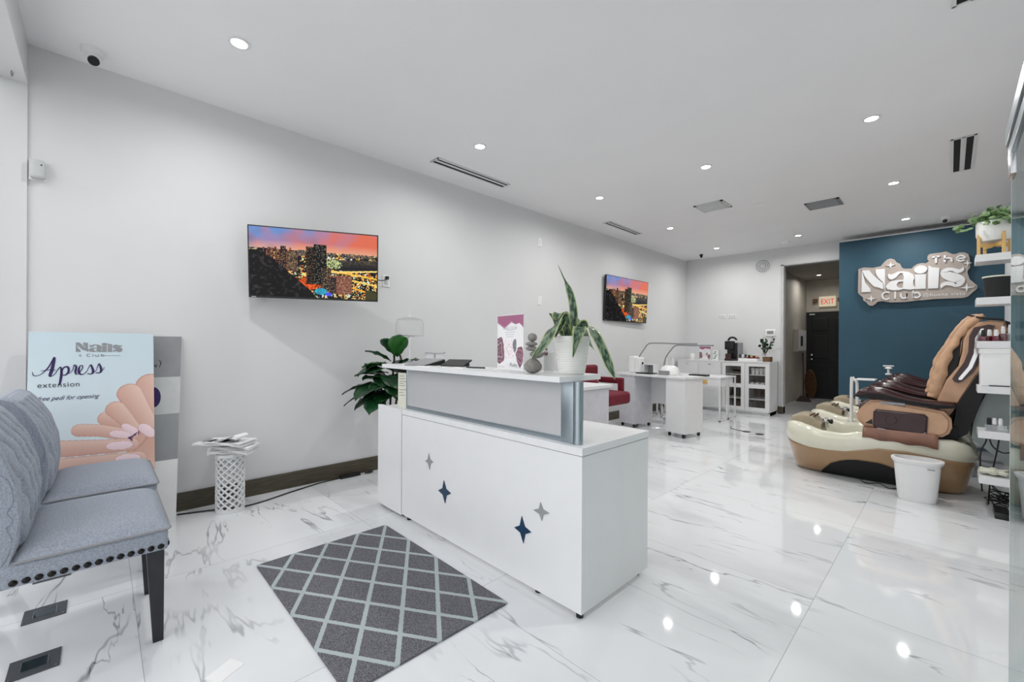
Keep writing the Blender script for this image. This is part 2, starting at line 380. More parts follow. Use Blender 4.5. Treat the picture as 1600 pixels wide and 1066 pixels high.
def slot_vent(x0, x1, y0, y1, label, nslot=2):
    t = thing('slot_vent', label, 'vent', ((x0+x1)/2, (y0+y1)/2, ZC)); w, h = (x1-x0)/2, (y1-y0)/2
    bm = B(); fw = .012
    add_box(bm, -w, w, -h, h, -.002, 0)
    add_box(bm, -w, w, -h, -h+fw, -.008, 0); add_box(bm, -w, w, h-fw, h, -.008, 0)
    gap = (2*w)/(nslot)
    for k in range(nslot+1):
        c = -w+k*gap; c = min(max(c, -w+fw*.7), w-fw*.7); add_box(bm, c-fw*.7, c+fw*.7, -h, h, -.008, 0)
    obj('frame', bm, 'white', t)
    for k in range(nslot): obj('slot', box(-w+k*gap+fw*1.4, -w+(k+1)*gap-fw*1.4, -h+fw, h-fw, -.0035, -.0022), 'dark', t)
    return t
slot_vent(-3.44, -3.31, 2.24, 3.17, 'long white ceiling vent with two thin black slots, near the big television')
slot_vent(-3.42, -3.30, 5.10, 5.99, 'short-looking ceiling vent with two black slots, above the far television')
slot_vent(.0, .15, 5.1, 6.06, 'white ceiling vent with two wide black slots, near the right wall')
slot_vent(.0, .15, 2.15, 3.12, 'white double slot vent cut off by the top edge of the picture')
def grille(x0, x1, y0, y1, label, m):
    t = thing('ceiling_grille', label, 'vent', ((x0+x1)/2, (y0+y1)/2, ZC)); w, h = (x1-x0)/2, (y1-y0)/2
    obj('backing', box(-w+.02, w-.02, -h+.02, h-.02, -.003, 0), 'dark', t)
    bm = B()
    for a in ((-w, w, -h, -h+.03), (-w, w, h-.03, h), (-w, -w+.03, -h, h), (w-.03, w, -h, h)): add_box(bm, *a, -.01, 0)
    obj('frame', bm, m, t)
    for k in range(4):
        y = -h+.06+k*(2*h-.12)/3; bm = prism_yz([(y-.022, -.006), (y+.012, -.024), (y+.016, -.022), (y-.018, -.004)], -w+.03, w-.03); obj('slat', bm, m, t)
grille(-2.22, -1.88, 5.27, 5.61, 'square white louvred air vent in the middle of the ceiling', 'lgrey')
grille(-1.24, -.9, 6.13, 6.45, 'dark grey louvred air vent in the ceiling, farther right', 'grey')
t = thing('smoke_detector', 'flat round white smoke detector by the back wall', 'detector', (-1.885, 8.137, ZC))
obj('housing', lathe([(.07, 0), (.07, -.012), (.055, -.032), (.0, -.036)], cap1=False), 'whitep', t, True); obj('cap', lathe([(.03, -.034), (.025, -.042), (0, -.043)], cap1=False), 'whitep', t, True)
tag(obj('ceiling_plate', lathe([(.06, 0), (.06, -.008), (.02, -.012)], c=(-1.627, 5.788, ZC)), 'whitep', None, True), 'small flat white disc on the ceiling between the two louvred vents', 'plate')
def dome_cam(loc, label, m, look, r=.045):
    t = thing('security_camera', label, 'camera', loc)
    obj('base', lathe([(r, 0), (r, -.02), (r*.85, -.034), (r*.5, -.04)], seg=24), m, t, True)
    d = Vector(look).normalized(); c = Vector((0, 0, -.04))+d*.012
    bm = B(); bmesh.ops.create_uvsphere(bm, u_segments=18, v_segments=12, radius=r*.72, matrix=Matrix.Translation(c)); h = obj('eyeball', bm, m, t, True)
    q = d.to_track_quat('Z', 'Y').to_matrix().to_4x4(); bm = lathe([(r*.48, r*.5), (r*.48, r*.76), (0, r*.78)], seg=20, cap1=False); bmesh.ops.transform(bm, matrix=Matrix.Translation(c) @ q, verts=bm.verts)
    obj('lens', bm, 'black', t, True); return t
dome_cam((-3.555, -.04, ZC), 'white dome security camera with a big black lens in the near left ceiling corner', 'whitep', (.75, .1, -.9), .055)
dome_cam((-3.27, 8.13, ZC), 'small black dome camera on the ceiling near the back left corner', 'black', (.5, -.8, -.6), .03)
dome_cam((-.042, 8.06, ZC), 'white dome security camera on the ceiling above the navy wall', 'whitep', (-.2, -1, -.5), .05)
t = thing('motion_sensor', 'white corner motion sensor high on the left wall beside the window jamb', 'sensor', (XL, -.27, 2.185))
obj('housing', box(0, .055, -.03, .035, -.055, .055, bev=.018, seg=3), 'lgrey', t, True); obj('bracket', box(-.001, .01, -.034, .036, -.058, .058), 'whitep', t); obj('led', box(.054, .057, .015, .022, .02, .027), 'ink', t)
tag(obj('ceiling_hook', tube(smooth_path([(-3.62, -.36, 2.68), (-3.62, -.36, 2.655), (-3.6, -.355, 2.64), (-3.585, -.35, 2.655)]), .003, 6), 'grey', None, True), 'small metal hook screwed into the window soffit at far left', 'hook')
t = thing('round_vent', 'round ringed exhaust vent on the back wall left of the opening', 'vent', (-2.359, YB, 2.637))
bm = B()
for r in (.125, .097, .07, .042): bm2 = add_lathe(bm, [(r, 0), (r, .014), (r-.012, .018), (r-.016, 0)], cap0=False, cap1=False)
bmesh.ops.transform(bm, matrix=Matrix.Rotation(PI/2, 4, 'X'), verts=bm.verts); obj('rings', bm, 'white', t, True)
bm = lathe([(.115, .001), (.115, .004)]); bmesh.ops.transform(bm, matrix=Matrix.Rotation(PI/2, 4, 'X'), verts=bm.verts); obj('backing', bm, 'grey', t)
bm = lathe([(.02, 0), (.02, .02), (.01, .024)]); bmesh.ops.transform(bm, matrix=Matrix.Rotation(PI/2, 4, 'X'), verts=bm.verts); obj('hub', bm, 'white', t)

def wall_plate(name, loc, ax, label, kind='switch', w=.07, h=.115, cat='switch'):
    t = thing(name, label, cat, loc, 0 if ax == 'y' else PI/2)   # local: faces -y
    obj('plate', box(-w/2, w/2, -.008, 0, -h/2, h/2, bev=.003), 'whitep', t)
    if kind == 'switch': obj('rocker', box(-.016, .016, -.012, -.007, -.032, .032), 'white', t)
    if kind == 'outlet':
        for z in (-.025, .025): obj('socket', box(-.017, .017, -.0105, -.007, z-.016, z+.016, bev=.003), 'lgrey', t)
    if kind == 'wide':
        for x in (-.04, .0, .04): obj('module', box(x-.014, x+.014, -.0115, -.007, -.02, .02), 'lgrey', t)
    if kind == 'thermo':
        obj('screen', box(-.05, .05, -.024, -.02, -.02, .035), 'grey', t); obj('body', box(-.075, .075, -.021, -.006, -.055, .055, bev=.006), 'whitep', t)
    return t
p = wall_plate('wall_outlet', (XL, 1.954, 1.783), 'x', 'white wall socket plate just right of the big television', 'outlet', cat='socket')
obj('plug', box(-.014, .014, -.04, -.01, .01, .04, bev=.004), 'black', p)
obj('cord', tube(smooth_path([(0, -.035, .02), (-.03, -.06, 0), (-.08, -.05, -.01), (-.16, -.03, .0)]), .004, 6), 'black', p, True)
wall_plate('wall_plate', (XL, 4.128, 2.527), 'x', 'upper small white plate high on the left wall', 'switch', cat='plate')
wall_plate('wall_plate', (XL, 4.135, 1.764), 'x', 'lower small white plate on the left wall, behind the snake plant', 'switch', cat='plate')
wall_plate('socket_strip', (-3.06, YB, 1.758), 'y', 'left one of the two wide white socket plates on the back wall', 'wide', .14, .075, 'socket')
wall_plate('socket_strip', (-2.875, YB, 1.752), 'y', 'right one of the two wide white socket plates on the back wall', 'wide', .14, .075, 'socket')
wall_plate('thermostat', (-2.23, YB, 1.425), 'y', 'white thermostat with grey screen by the opening', 'thermo', .17, .12, 'thermostat')

# ------------------------------------------------------------------ televisions
def city(Wd=300, Ht=172):
    y, x = np.mgrid[0:Ht, 0:Wd]; X = x/(Wd-1); Y = y/(Ht-1)
    def noise(s, seed):
        r = np.random.default_rng(seed); g = r.random((s+2, int(s*1.75)+2)); gy = Y*s; gx = X*s*1.74; i = gy.astype(int); j = gx.astype(int); fy = gy-i; fx = gx-j
        fy = fy*fy*(3-2*fy); fx = fx*fx*(3-2*fx); j = np.minimum(j, g.shape[1]-2)
        return (g[i, j]*(1-fy)+g[i+1, j]*fy)*(1-fx)+(g[i, j+1]*(1-fy)+g[i+1, j+1]*fy)*fx
    def mixc(a, b, t): return a*(1-t[..., None])+b*t[..., None]
    blue, org, pink, yel = L_((112, 142, 196)), L_((214, 112, 88)), L_((190, 122, 134)), L_((226, 180, 150))
    band = np.clip((X*.75+Y*1.3+.35*(noise(5, 1)-.5)+.25*(noise(9, 4)-.5)), 0, 1)
    img = mixc(np.broadcast_to(blue, (Ht, Wd, 3)), org, np.clip(band*1.7-.3, 0, 1)); img = mixc(img, yel, np.clip((Y-.18)/.14, 0, 1)*.75)
    img = mixc(img, L_((110, 96, 110)), np.clip(noise(7, 8)*1.6-.75, 0, .8)*np.clip(1.3-X*1.6, .1, 1)*np.clip(Y*5, 0, 1))
    land = Y > .30+.02*X
    base = np.broadcast_to(L_((20, 20, 26)), img.shape); img = np.where(land[..., None], base, img)
    n1 = noise(70, 3); n2 = noise(20, 6); lightm = (n1 > .55) & land & (n2 > .3)
    cols = np.stack([L_((250, 190, 90)), L_((255, 230, 150)), L_((240, 130, 50)), L_((190, 220, 160)), L_((230, 230, 230))]); pick = np.clip((noise(26, 12)*6-.6).astype(int), 0, 4)
    img = np.where(lightm[..., None], cols[pick]*(.35+.9*n2[..., None]), img)
    water = (X > .62+.0*Y) & (Y > .41-.06*(X-.6)) & (Y < .56+.1*(X-.62)); w = L_((34, 34, 40)); img = np.where(water[..., None], w+L_((90, 80, 60))*np.clip(1-(Y-.41)*9, 0, 1)[..., None]*noise(40, 31)[..., None], img)
    r = np.random.default_rng(3)
    def bld(x0, x1, y0, y1, c, lc, dens=.45):
        a, b_, c0, c1 = int(y0*Ht), int(y1*Ht), int(x0*Wd), int(x1*Wd); img[a:b_, c0:c1] = L_(c)
        for yy in range(a+1, b_-1, 2):
            for xx in range(c0+1, c1-1, 2):
                if r.random() < dens: img[yy, xx] = L_(lc)*r.uniform(.5, 1.1)
    for k in range(16):
        x0 = .10+k*.016+r.uniform(0, .01); h = .27+r.uniform(0, .09); bld(x0, x0+.014, h, .62, (40+r.integers(50), 34, 40), (250, 200, 130), .5)
    bld(.23, .27, .26, .56, (30, 28, 34), (220, 180, 120)); bld(.28, .35, .33, .6, (60, 48, 46), (240, 200, 140), .55)
    for k in range(40):
        x0 = r.uniform(.35, .97); bld(x0, x0+.02, .29+.02*x0+r.uniform(0, .03), .36+r.uniform(0, .03), (70, 66, 70), (250, 215, 150), .4)
    g = ((((X-.64)/.07)**2+((Y-.48)/.07)**2) < 1) & (n1 > .42); img[g] = (L_((200, 210, 150))*(.3+.8*noise(60, 9)[..., None]))[g]
    g = (((X-.44)/.09)**2+((Y-.79)/.09)**2) < 1; img[g] = (L_((235, 95, 30))*(.15+1.2*noise(50, 19)[..., None]))[g]
    for a, s, c in ((.58, .25, (250, 200, 80)), (.66, .32, (255, 215, 110)), (.74, .5, (250, 180, 60)), (.60, -.12, (250, 220, 130))):
        d = np.abs(Y-(a+s*(X-.62))); g = (d < .012) & (X > .6) & land; img[g] = L_(c)*.9
    g = (X > .9-.0) & (Y > .84+.5*np.abs(X-.9)) ; img[g] = L_((70, 70, 44))
    dark = Y > np.interp(X, [0, .08, .15, .22, .35, .44, .52], [.33, .345, .42, .52, .72, .86, 1.02])+.02*(noise(14, 14)-.5)
    k = np.clip(noise(34, 21)*1.3-.8, 0, 1)[..., None]; img[dark] = (L_((8, 8, 9))+k*L_((84, 78, 84)))[dark]
    bld(.425, .50, .24, .80, (12, 12, 16), (220, 170, 110), .25); bld(.485, .585, .20, .80, (8, 9, 12), (210, 200, 170), .18)
    bld(.54, .62, .55, .9, (46, 40, 40), (230, 190, 140), .4); bld(.615, .79, .65, .93, (120, 70, 58), (255, 220, 180), .4); bld(.615, .66, .68, .93, (40, 34, 40), (200, 160, 120), .3)
    g = (((X-.54)/.05)**2+((Y-.9)/.05)**2) < 1; img[g] = L_((60, 170, 200))*(.5+.6*noise(50, 2)[..., None])[g]
    g = (((X-.6)/.025)**2+((Y-.94)/.03)**2) < 1; img[g] = L_((80, 90, 220))
    return np.clip(img, 0, 1)**1.08
CITY = city()
def tv(loc, yaw_, tilt, W_, H_, label, stand):
    t = thing('wall_television', label, 'television', loc)
    t.rotation_euler = (0, 0, 0)
    ex = Vector((math.sin(yaw_), math.cos(yaw_), 0)); n = Vector((math.cos(yaw_), -math.sin(yaw_), 0)); ez = Vector((0, 0, 1))*math.cos(tilt)+n*math.sin(tilt); nn = ex.cross(ez)
    if nn.dot(n) < 0: nn = -nn
    R = Matrix((( ex.x, nn.x, ez.x), (ex.y, nn.y, ez.y), (ex.z, nn.z, ez.z))).to_4x4()
    def tr(bm): bmesh.ops.transform(bm, matrix=R, verts=bm.verts); return bm
    obj('casing', tr(box(-W_/2, W_/2, -.035, 0, -H_/2, H_/2, bev=.004)), 'black', t)
    obj('back_box', tr(box(-W_*.28, W_*.28, -.06, -.034, -H_*.35, H_*.3, bev=.01)), 'blackm', t)
    b = .009; P = lambda a, c, d: tuple(R @ Vector((a, d, c)))
    p0 = P(-W_/2+b, -H_/2+b*1.6, .0012); p1 = P(W_/2-b, -H_/2+b*1.6, .0012); p2 = P(-W_/2+b, H_/2-b, .0012)
    grid_picture('screen', CITY, p0, Vector(p1)-Vector(p0), Vector(p2)-Vector(p0), 'screen', t)
    obj('maker_strip', tr(box(-W_/2+.02, -W_/2+.05, .001, .002, -H_/2+.004, -H_/2+.009)), 'lgrey', t)
    dx = loc[0]-XL
    obj('wall_bracket', tube([(-.05 if dx > .12 else -.02, 0, 0), (-dx+.012, 0, 0)], .02, 8), 'blackm', t)
    obj('bracket_plate', box(-dx, -dx+.012, -.09, .09, -.12, .12), 'blackm', t)
    return t
tv((-3.432, 1.20, 1.7886), .44, .10, .9225, .5353, 'large wall television angled on its arm above the newspaper stand, showing a city at dusk', 0)
tv((-3.679, 6.203, 1.926), .033, .051, 1.23, .71, 'far wall television near the back corner showing a city at dusk', 0)

# ------------------------------------------------------------------ reception desk
DZ = .737
t = thing('reception_desk', 'white L-fronted reception desk with frosted upstand and raised counter, four stars on its front', 'desk', (-1.08, 1.464, 0))
obj('front_panel', box(-1.49, 0, 0, .02, .03, .70, bev=.001), 'white', t)
obj('side_panel', box(-.018, 0, .02, .563, .03, .70, bev=.001), 'white', t)
obj('side_panel', box(-1.49, -1.472, .02, .563, .03, .70), 'white', t)
obj('worktop', box(-1.49, .003, -.003, .566, .703, DZ, bev=.0015), 'grain', t)
for x, y in ((-.03, .03), (-.04, .52), (-1.44, .03), (-1.44, .52), (-.28, .04)): obj('foot', lathe([(.016, 0), (.016, .012), (.008, .014), (.008, .031)], seg=14, c=(x, y, 0)), 'black', t, True)
obj('counter', box(-1.665, -.076, -.06, .246, 1.013, 1.038, bev=.0015), 'white', t, label='raised counter shelf')
# frosted upstand
fr = obj('upstand_frame', add_box(add_box(B(), -1.49, -.13, .035, .062, DZ, DZ+.022), -1.49, -.13, .035, .062, 1.0, 1.013), 'alu', t)
obj('frosted_panel', box(-1.49, -.13, .045, .052, DZ+.022, 1.0), 'frost', t)
obj('post', add_box(lathe([(.021, DZ), (.021, 1.013)], c=(-.058, .05, 0)), -.145, -.075, .034, .064, DZ, 1.013, bev=.003), 'alu', t, True)
obj('post', lathe([(.013, DZ), (.013, 1.013)], c=(-1.5, .05, 0)), 'alu', t, True)
for x, z, rx, rz_, rot, m, lb in ((-2.237, .452, .045, .05, .12, 'silver', 'small grey star'), (-2.073, .305, .064, .066, .1, 'navy', 'dark blue star'), (-1.308, .406, .05, .042, .12, 'silver', 'small grey star'), (-1.427, .285, .057, .064, .1, 'navy', 'dark blue star')):
    obj('star', prism_xz([(a+1.08, b) for a, b in star(x, z, rx, rz_, rot, .42)], -.004, 0.0005), m, t, label=lb)
t = thing('desk_cabinet', 'narrow white cabinet standing against the left end of the reception desk', 'cabinet', (-2.58, 1.464, 0))
obj('body', box(-.335, 0, .0, .563, .02, .715, bev=.001), 'white', t)
obj('top', add_box(add_box(B(), -.335, -.0, .0, .025, .715, .735), -.335, 0, .5, .566, .715, .735), 'grain', t)
obj('top_panel', box(-.335, 0, .025, .5, .712, .722), 'white', t)
for x in (-.3, -.03): obj('foot', lathe([(.012, 0), (.012, .02)], seg=12, c=(x, .04, 0)), 'black', t)

# things on the counter (z = 1.038)
CZ = 1.038
t = thing('glass_cake_stand', 'tall glass pedestal stand with a clear dome and knob on the counter', 'cake stand', (-2.625, 1.55, CZ))
obj('base', lathe([(.058, 0), (.058, .004), (.03, .012), (.009, .022), (.007, .05)], cap1=False), 'glassp', t, True)
obj('stem', lathe([(.006, .02), (.0055, .15), (.012, .175), (.022, .185), (.04, .19)], cap1=False), 'glassp', t, True)
obj('plate', lathe([(.04, .19), (.1, .196), (.102, .2), (.02, .197)], cap0=False, cap1=False), 'cloche', t, True)
d = obj('dome', lathe([(.096, .2), (.097, .245), (.095, .29), (.085, .31), (.05, .322), (.012, .326)], seg=36, cap0=False, cap1=False), 'cloche', t, True)
bm = B(); bmesh.ops.create_uvsphere(bm, u_segments=16, v_segments=10, radius=.015, matrix=Matrix.Translation((0, 0, .342))); obj('knob', bm, 'glassp', d, True)
t = thing('display_rack', 'little clear acrylic rack with bars on the counter behind the grey binder', 'rack', (-2.51, 1.682, CZ))
obj('base', box(-.06, .06, -.02, .02, 0, .006), 'acrylic', t); obj('upright', tube([(0, 0, .006), (0, 0, .075)], .004, 8), 'grey', t, True)
obj('bar', tube(smooth_path([(-.12, 0, .07), (-.11, 0, .078), (0, 0, .075), (.11, 0, .078), (.12, 0, .088)]), .003, 8), 'grey', t, True)
for x in (-.07, .06): obj('glass', lathe([(.028, .0), (.03, .06)], c=(x, 0, 0), cap1=False), 'acrylic', t, True)
t = thing('grey_binder', 'dark grey wedge-shaped folder lying on the left part of the counter', 'folder', (-2.40, 1.53, CZ), .3)
obj('cover', prism_yz([(-.1, 0), (.1, 0), (.1, .042), (-.1, .008)], -.085, .085), 'grey', t); obj('spine', prism_yz([(-.1, 0), (.1, 0), (.1, .036), (-.1, .006)], .085, .09), 'black', t)
t = thing('tablet_terminal', 'black tilted tablet on its low stand on the counter', 'tablet', (-2.18, 1.62, CZ), .35)
obj('screen', prism_yz([(-.05, .006), (-.046, .0), (.055, .034), (.05, .042)], -.085, .085), 'black', t); obj('stand', prism_yz([(-.04, 0), (.05, 0), (.045, .03)], -.07, .07), 'blackm', t)
for k, (x, y, w, r, lb) in enumerate(((-2.05, 1.5, .1, .4, 'white price leaflet on the counter nearest the tablet'), (-1.93, 1.52, .09, .2, 'white leaflet at the middle of the counter left of the pen'), (-2.28, 1.46, .1, .3, 'white leaflet on the counter in front of the grey folder'))):
    t = thing('leaflet', lb, 'leaflet', (x, y, CZ), r); obj('sheet', box(-w/2, w/2, -.035, .035, 0, .003), 'paper', t); obj('print', box(-w*.35, w*.1, -.02, .018, .003, .0034), 'grey', t)
t = thing('card_holder', 'low clear card holder with a dark pen near the pink sign', 'holder', (-1.79, 1.48, CZ), .1)
obj('tray', box(-.09, .09, -.035, .035, 0, .008, bev=.002), 'acrylic', t); obj('pen', tube([(-.07, -.02, .012), (.05, .0, .012)], .0045, 8), 'ink', t, True)
# acrylic sign
t = thing('tabletop_sign', 'upright acrylic menu sign with mauve drip top and agate stone pictures on the counter', 'sign', (-1.572, 1.51, CZ), -.133)
def agate(img, X, Y, cx, cy, rx, ry, cols, seed):
    r = np.random.default_rng(seed); a = np.arctan2(Y-cy, X-cx); d = np.hypot((X-cx)/rx, (Y-cy)/ry)*(1+.08*np.sin(3*a+seed)+.05*np.sin(7*a)); g = d < 1
    k = (d*6+.6*np.sin(4*a+seed)+.4*r.random(X.shape)).astype(int) % len(cols); img[g] = np.stack([L_(c) for c in cols])[k][g]
def sign_img():
    Y, X = np.mgrid[0:150, 0:110]; X = X/109; Y = Y/149; img = np.ones((150, 110, 3))*L_((240, 239, 240))
    low = .13+.10*np.abs(np.sin(X*6.6+2.6))**1.3+.08*np.clip(X-.85, 0, 1)*6; low = np.interp(X, [0, .28, .55, .72, .85, .95, 1], [.13, .24, .13, .17, .15, .2, .24])
    g = Y < low; img[g] = L_((166, 102, 134)); g = (Y < low) & (Y > low-.03) & (X < .6); img[g] = L_((186, 130, 156))
    agate(img, X, Y, .06, .65, .24, .24, [(112, 84, 96), (150, 110, 122), (90, 70, 76), (180, 150, 158)], 2)
    agate(img, X, Y, .47, .62, .22, .19, [(238, 226, 228), (250, 246, 246), (226, 206, 210), (244, 236, 236)], 5)
    agate(img, X, Y, .68, .55, .07, .12, [(92, 92, 98), (150, 150, 154)], 1)
    agate(img, X, Y, .87, .74, .13, .18, [(140, 92, 112), (172, 128, 142), (112, 78, 92)], 7)
    for y0, a, b in ((.27, .35, .65), (.31, .3, .7), (.35, .33, .66), (.39, .36, .62), (.95, .05, .3), (.95, .75, .95), (.90, .35, .6)):
        g = (np.abs(Y-y0) < .006) & (X > a) & (X < b); img[g] = L_((206, 206, 210))
    return img
obj('holder', add_box(box(-.116, .116, .002, .005, 0, .292), -.116, .116, -.03, .04, 0, .004), 'acrylic', t)
grid_picture('printed_sheet', sign_img(), (-.112, -.0005, .008), (.224, 0, 0), (0, 0, .28), 'vc', t); obj('sheet_back', box(-.113, .113, 0, .0018, .006, .29), 'paper', t)
text_mesh('lettering', 'NAILS CLUB', .022, 'lgrey', t, (0, -.0012, .215), (PI/2, 0, 0), .0002, align='CENTER')
text_mesh('lettering', 'Rules', .03, 'grey', t, (.03, -.0012, .025), (PI/2, 0, 0), .0002, shear=.3, align='CENTER')
# stones
t = None
def stone(c, r, label, rz=0, seed=1, sh=0):
    bm = B(); bmesh.ops.create_icosphere(bm, subdivisions=3, radius=1); q = random.Random(seed); ph = [q.uniform(0, 6) for _ in range(4)]
    for v in bm.verts:
        p = v.co; k = 1+.05*math.sin(3*p.x+ph[0])+.05*math.sin(4*p.y+ph[1])+.04*math.sin(3*p.z+ph[2]); z = p.z
        v.co = Vector((p.x*r[0]*k*(1-sh*max(0, z)), p.y*r[1]*k*(1-sh*max(0, z)), p.z*r[2])) 
    o = obj('stone', bm, 'stone', None, 2); o.location = (c[0], c[1], c[2]+r[2]); o.rotation_euler = (0, 0, rz); tag(o, label, 'stone', 'stacked grey stones on the counter'); return o
sxy = (-1.40, 1.497)
stone((sxy[0], sxy[1], CZ), (.047, .045, .037), 'large grey boulder-shaped stone at the bottom of the stone stack', .3, 1, .3)
stone((sxy[0]+.014, sxy[1]+.012, CZ+.072), (.034, .03, .0185), 'second stone from the bottom of the stack, shifted to the right', .6, 2)
stone((sxy[0]-.004, sxy[1]-.002, CZ+.107), (.031, .028, .012), 'pale flat middle stone of the stone stack', .2, 3)
stone((sxy[0]-.006, sxy[1]-.004, CZ+.130), (.032, .028, .0115), 'darker flat stone just below the top ball of the stack', 0, 4)
stone((sxy[0]-.002, sxy[1], CZ+.152), (.023, .022, .021), 'round grey ball stone on top of the stone stack', 0, 5)
t = thing('printed_tumbler', 'clear tall tumbler with dark print between the stones and the white pot', 'tumbler', (-1.41, 1.628, CZ))
obj('cup', lathe([(.026, 0), (.03, .16), (.028, .16), (.024, .006)], cap1=False), 'acrylic', t, True)
obj('contents', lathe([(.022, .008), (.024, .1)]), 'ceramic', t, True)
for k in range(4): obj('mark', box(-.012+k*.008, -.008+k*.008, -.031, -.029, .085, .1+.004*(k % 2)), 'wine', t)
obj('mark', lathe([(.0, -.008), (.008, 0), (0, .01)], c=(.006, -.027, .115), seg=8, cap0=False, cap1=False), 'mauve', t)
t = thing('paper_stand', 'narrow cream paper sheet standing behind the left upstand post', 'sheet', (-2.775, 1.59, .722), .35)
obj('sheet', box(-.05, .05, 0, .004, 0, .245), 'cpaper', t)
for k, z in enumerate((.22, .2, .18, .165, .15, .12, .1, .08)): obj('text_line', box(-.04, .0+.015*(k % 3), -.0012, .0, z, z+.004), 'grey', t)

# snake plant in ribbed pot
def leaf_strip(path, wid, side, n=26, m='vcl', fold=.25, pat=0):
    """path in (lat, up, depth); width along given tilt"""
    P = smooth_path(path, 8); k = len(P); bm = B(); rows = []; cols = []
    ac = 7
    for i, p in enumerate(P):
        s = i/(k-1); d = (P[min(i+1, k-1)]-P[max(i-1, 0)]).normalized(); w = 1.22*np.interp(s, [q[0] for q in wid], [q[1] for q in wid])
        sd = side-d*side.dot(d); sd.normalize(); nn = d.cross(sd)
        r = []
        for j in range(ac):
            a = j/(ac-1)*2-1; r.append(bm.verts.new(p+sd*a*w+nn*abs(a)*w*fold))
            e = abs(a); band = math.sin(s*k*1.15+3*math.sin(a*3+s*9)+pat)+.5*math.sin(s*57+a*5)
            c = L_((196, 206, 140)) if e > .72 else (L_((36, 66, 48)) if band < .15 else L_((116, 140, 112)))
            cols.append(c)
        rows.append(r)
    for a, b in zip(rows, rows[1:]):
        for j in range(ac-1): bm.faces.new((a[j], a[j+1], b[j+1], b[j]))
    return bm, cols
def vleaf(path, wid, side, parent, pat=0, fold=.25):
    bm, cols = leaf_strip(path, wid, side, fold=fold, pat=pat)
    o = obj('leaf', bm, 'vcl', parent, 2)
    a = o.data.color_attributes.new('Col', 'FLOAT_COLOR', 'POINT'); a.data.foreach_set('color', np.concatenate([np.array(cols), np.ones((len(cols), 1))], 1).reshape(-1).astype(np.float32))
    sm = o.modifiers.new('thickness', 'SOLIDIFY'); sm.thickness = .0016; return o
PX, PY = -1.233, 1.585
t = thing('snake_plant', 'snake plant with drooping banded leaves in a white ribbed pot on the counter', 'plant', (PX, PY, CZ))
prof = [(.055, 0), (.06, .006)]
for k in range(1, 17):
    z = .006+k*.0101; r = .06+.024*(z/.17)**.8; prof += [(r-.0025, z-.0075), (r, z-.006), (r, z-.002)]
prof += [(.0865, .178), (.082, .178), (.079, .16)]
obj('pot', lathe(prof, seg=40, cap1=False), 'ceramic', t, True); obj('soil', lathe([(.079, .158), (.04, .162), (0, .163)], cap1=False), 'wood2', t)
lat = Vector((math.cos(yaw), math.sin(yaw), 0)); upv = Vector((0, 0, 1)); dep = Vector((-math.sin(yaw), math.cos(yaw), 0))
def LP(pts): return [lat*((x-894)*.003)+upv*((586-y)*.003-.004)+dep*d for x, y, d in pts]
LV = [([(893, 536, 0), (897, 500, 0), (895, 470, .01), (888, 448, .01), (880, 432, .0), (872, 414, 0)], [(0, .014), (.25, .017), (.55, .013), (.7, .004), (1, .0005)]),
      ([(889, 538, 0), (884, 510, -.02), (877, 497, -.05), (862, 512, -.08), (846, 540, -.1), (829, 562, -.1)], [(0, .012), (.3, .022), (.55, .03), (.8, .018), (1, .0006)]),
      ([(898, 538, 0), (904, 515, -.02), (914, 508, -.05), (929, 530, -.07), (942, 560, -.09), (955, 590, -.09)], [(0, .01), (.3, .018), (.6, .024), (.85, .016), (1, .0006)]),
      ([(893, 538, -.02), (899, 519, -.07), (901, 513, -.1), (896, 530, -.11), (891, 558, -.105)], [(0, .012), (.35, .022), (.6, .024), (1, .0006)]),
      ([(890, 538, .02), (880, 515, .03), (870, 498, .03), (859, 489, .02)], [(0, .012), (.5, .02), (1, .0006)]),
      ([(892, 538, .02), (887, 510, .04), (882, 492, .03), (872, 490, .0), (866, 500, -.02)], [(0, .014), (.5, .022), (.9, .015), (1, .001)]),
      ([(896, 538, .02), (901, 515, .05), (906, 498, .05), (912, 505, .03), (920, 530, .0), (928, 546, -.02)], [(0, .012), (.4, .02), (.8, .014), (1, .001)]),
      ([(893, 538, .0), (886, 518, -.02), (878, 505, -.03), (872, 515, -.05), (866, 528, -.06)], [(0, .012), (.5, .018), (1, .001)])]
for k, (p, w) in enumerate(LV):
    sd = lat if k in (0, 3, 5, 7) else (upv*.75+lat*.65 if k in (1, 4) else upv*.7-lat*.7)
    vleaf(LP(p), w, sd.normalized(), t, k*1.7, -.22 if k in (1, 2) else .2)

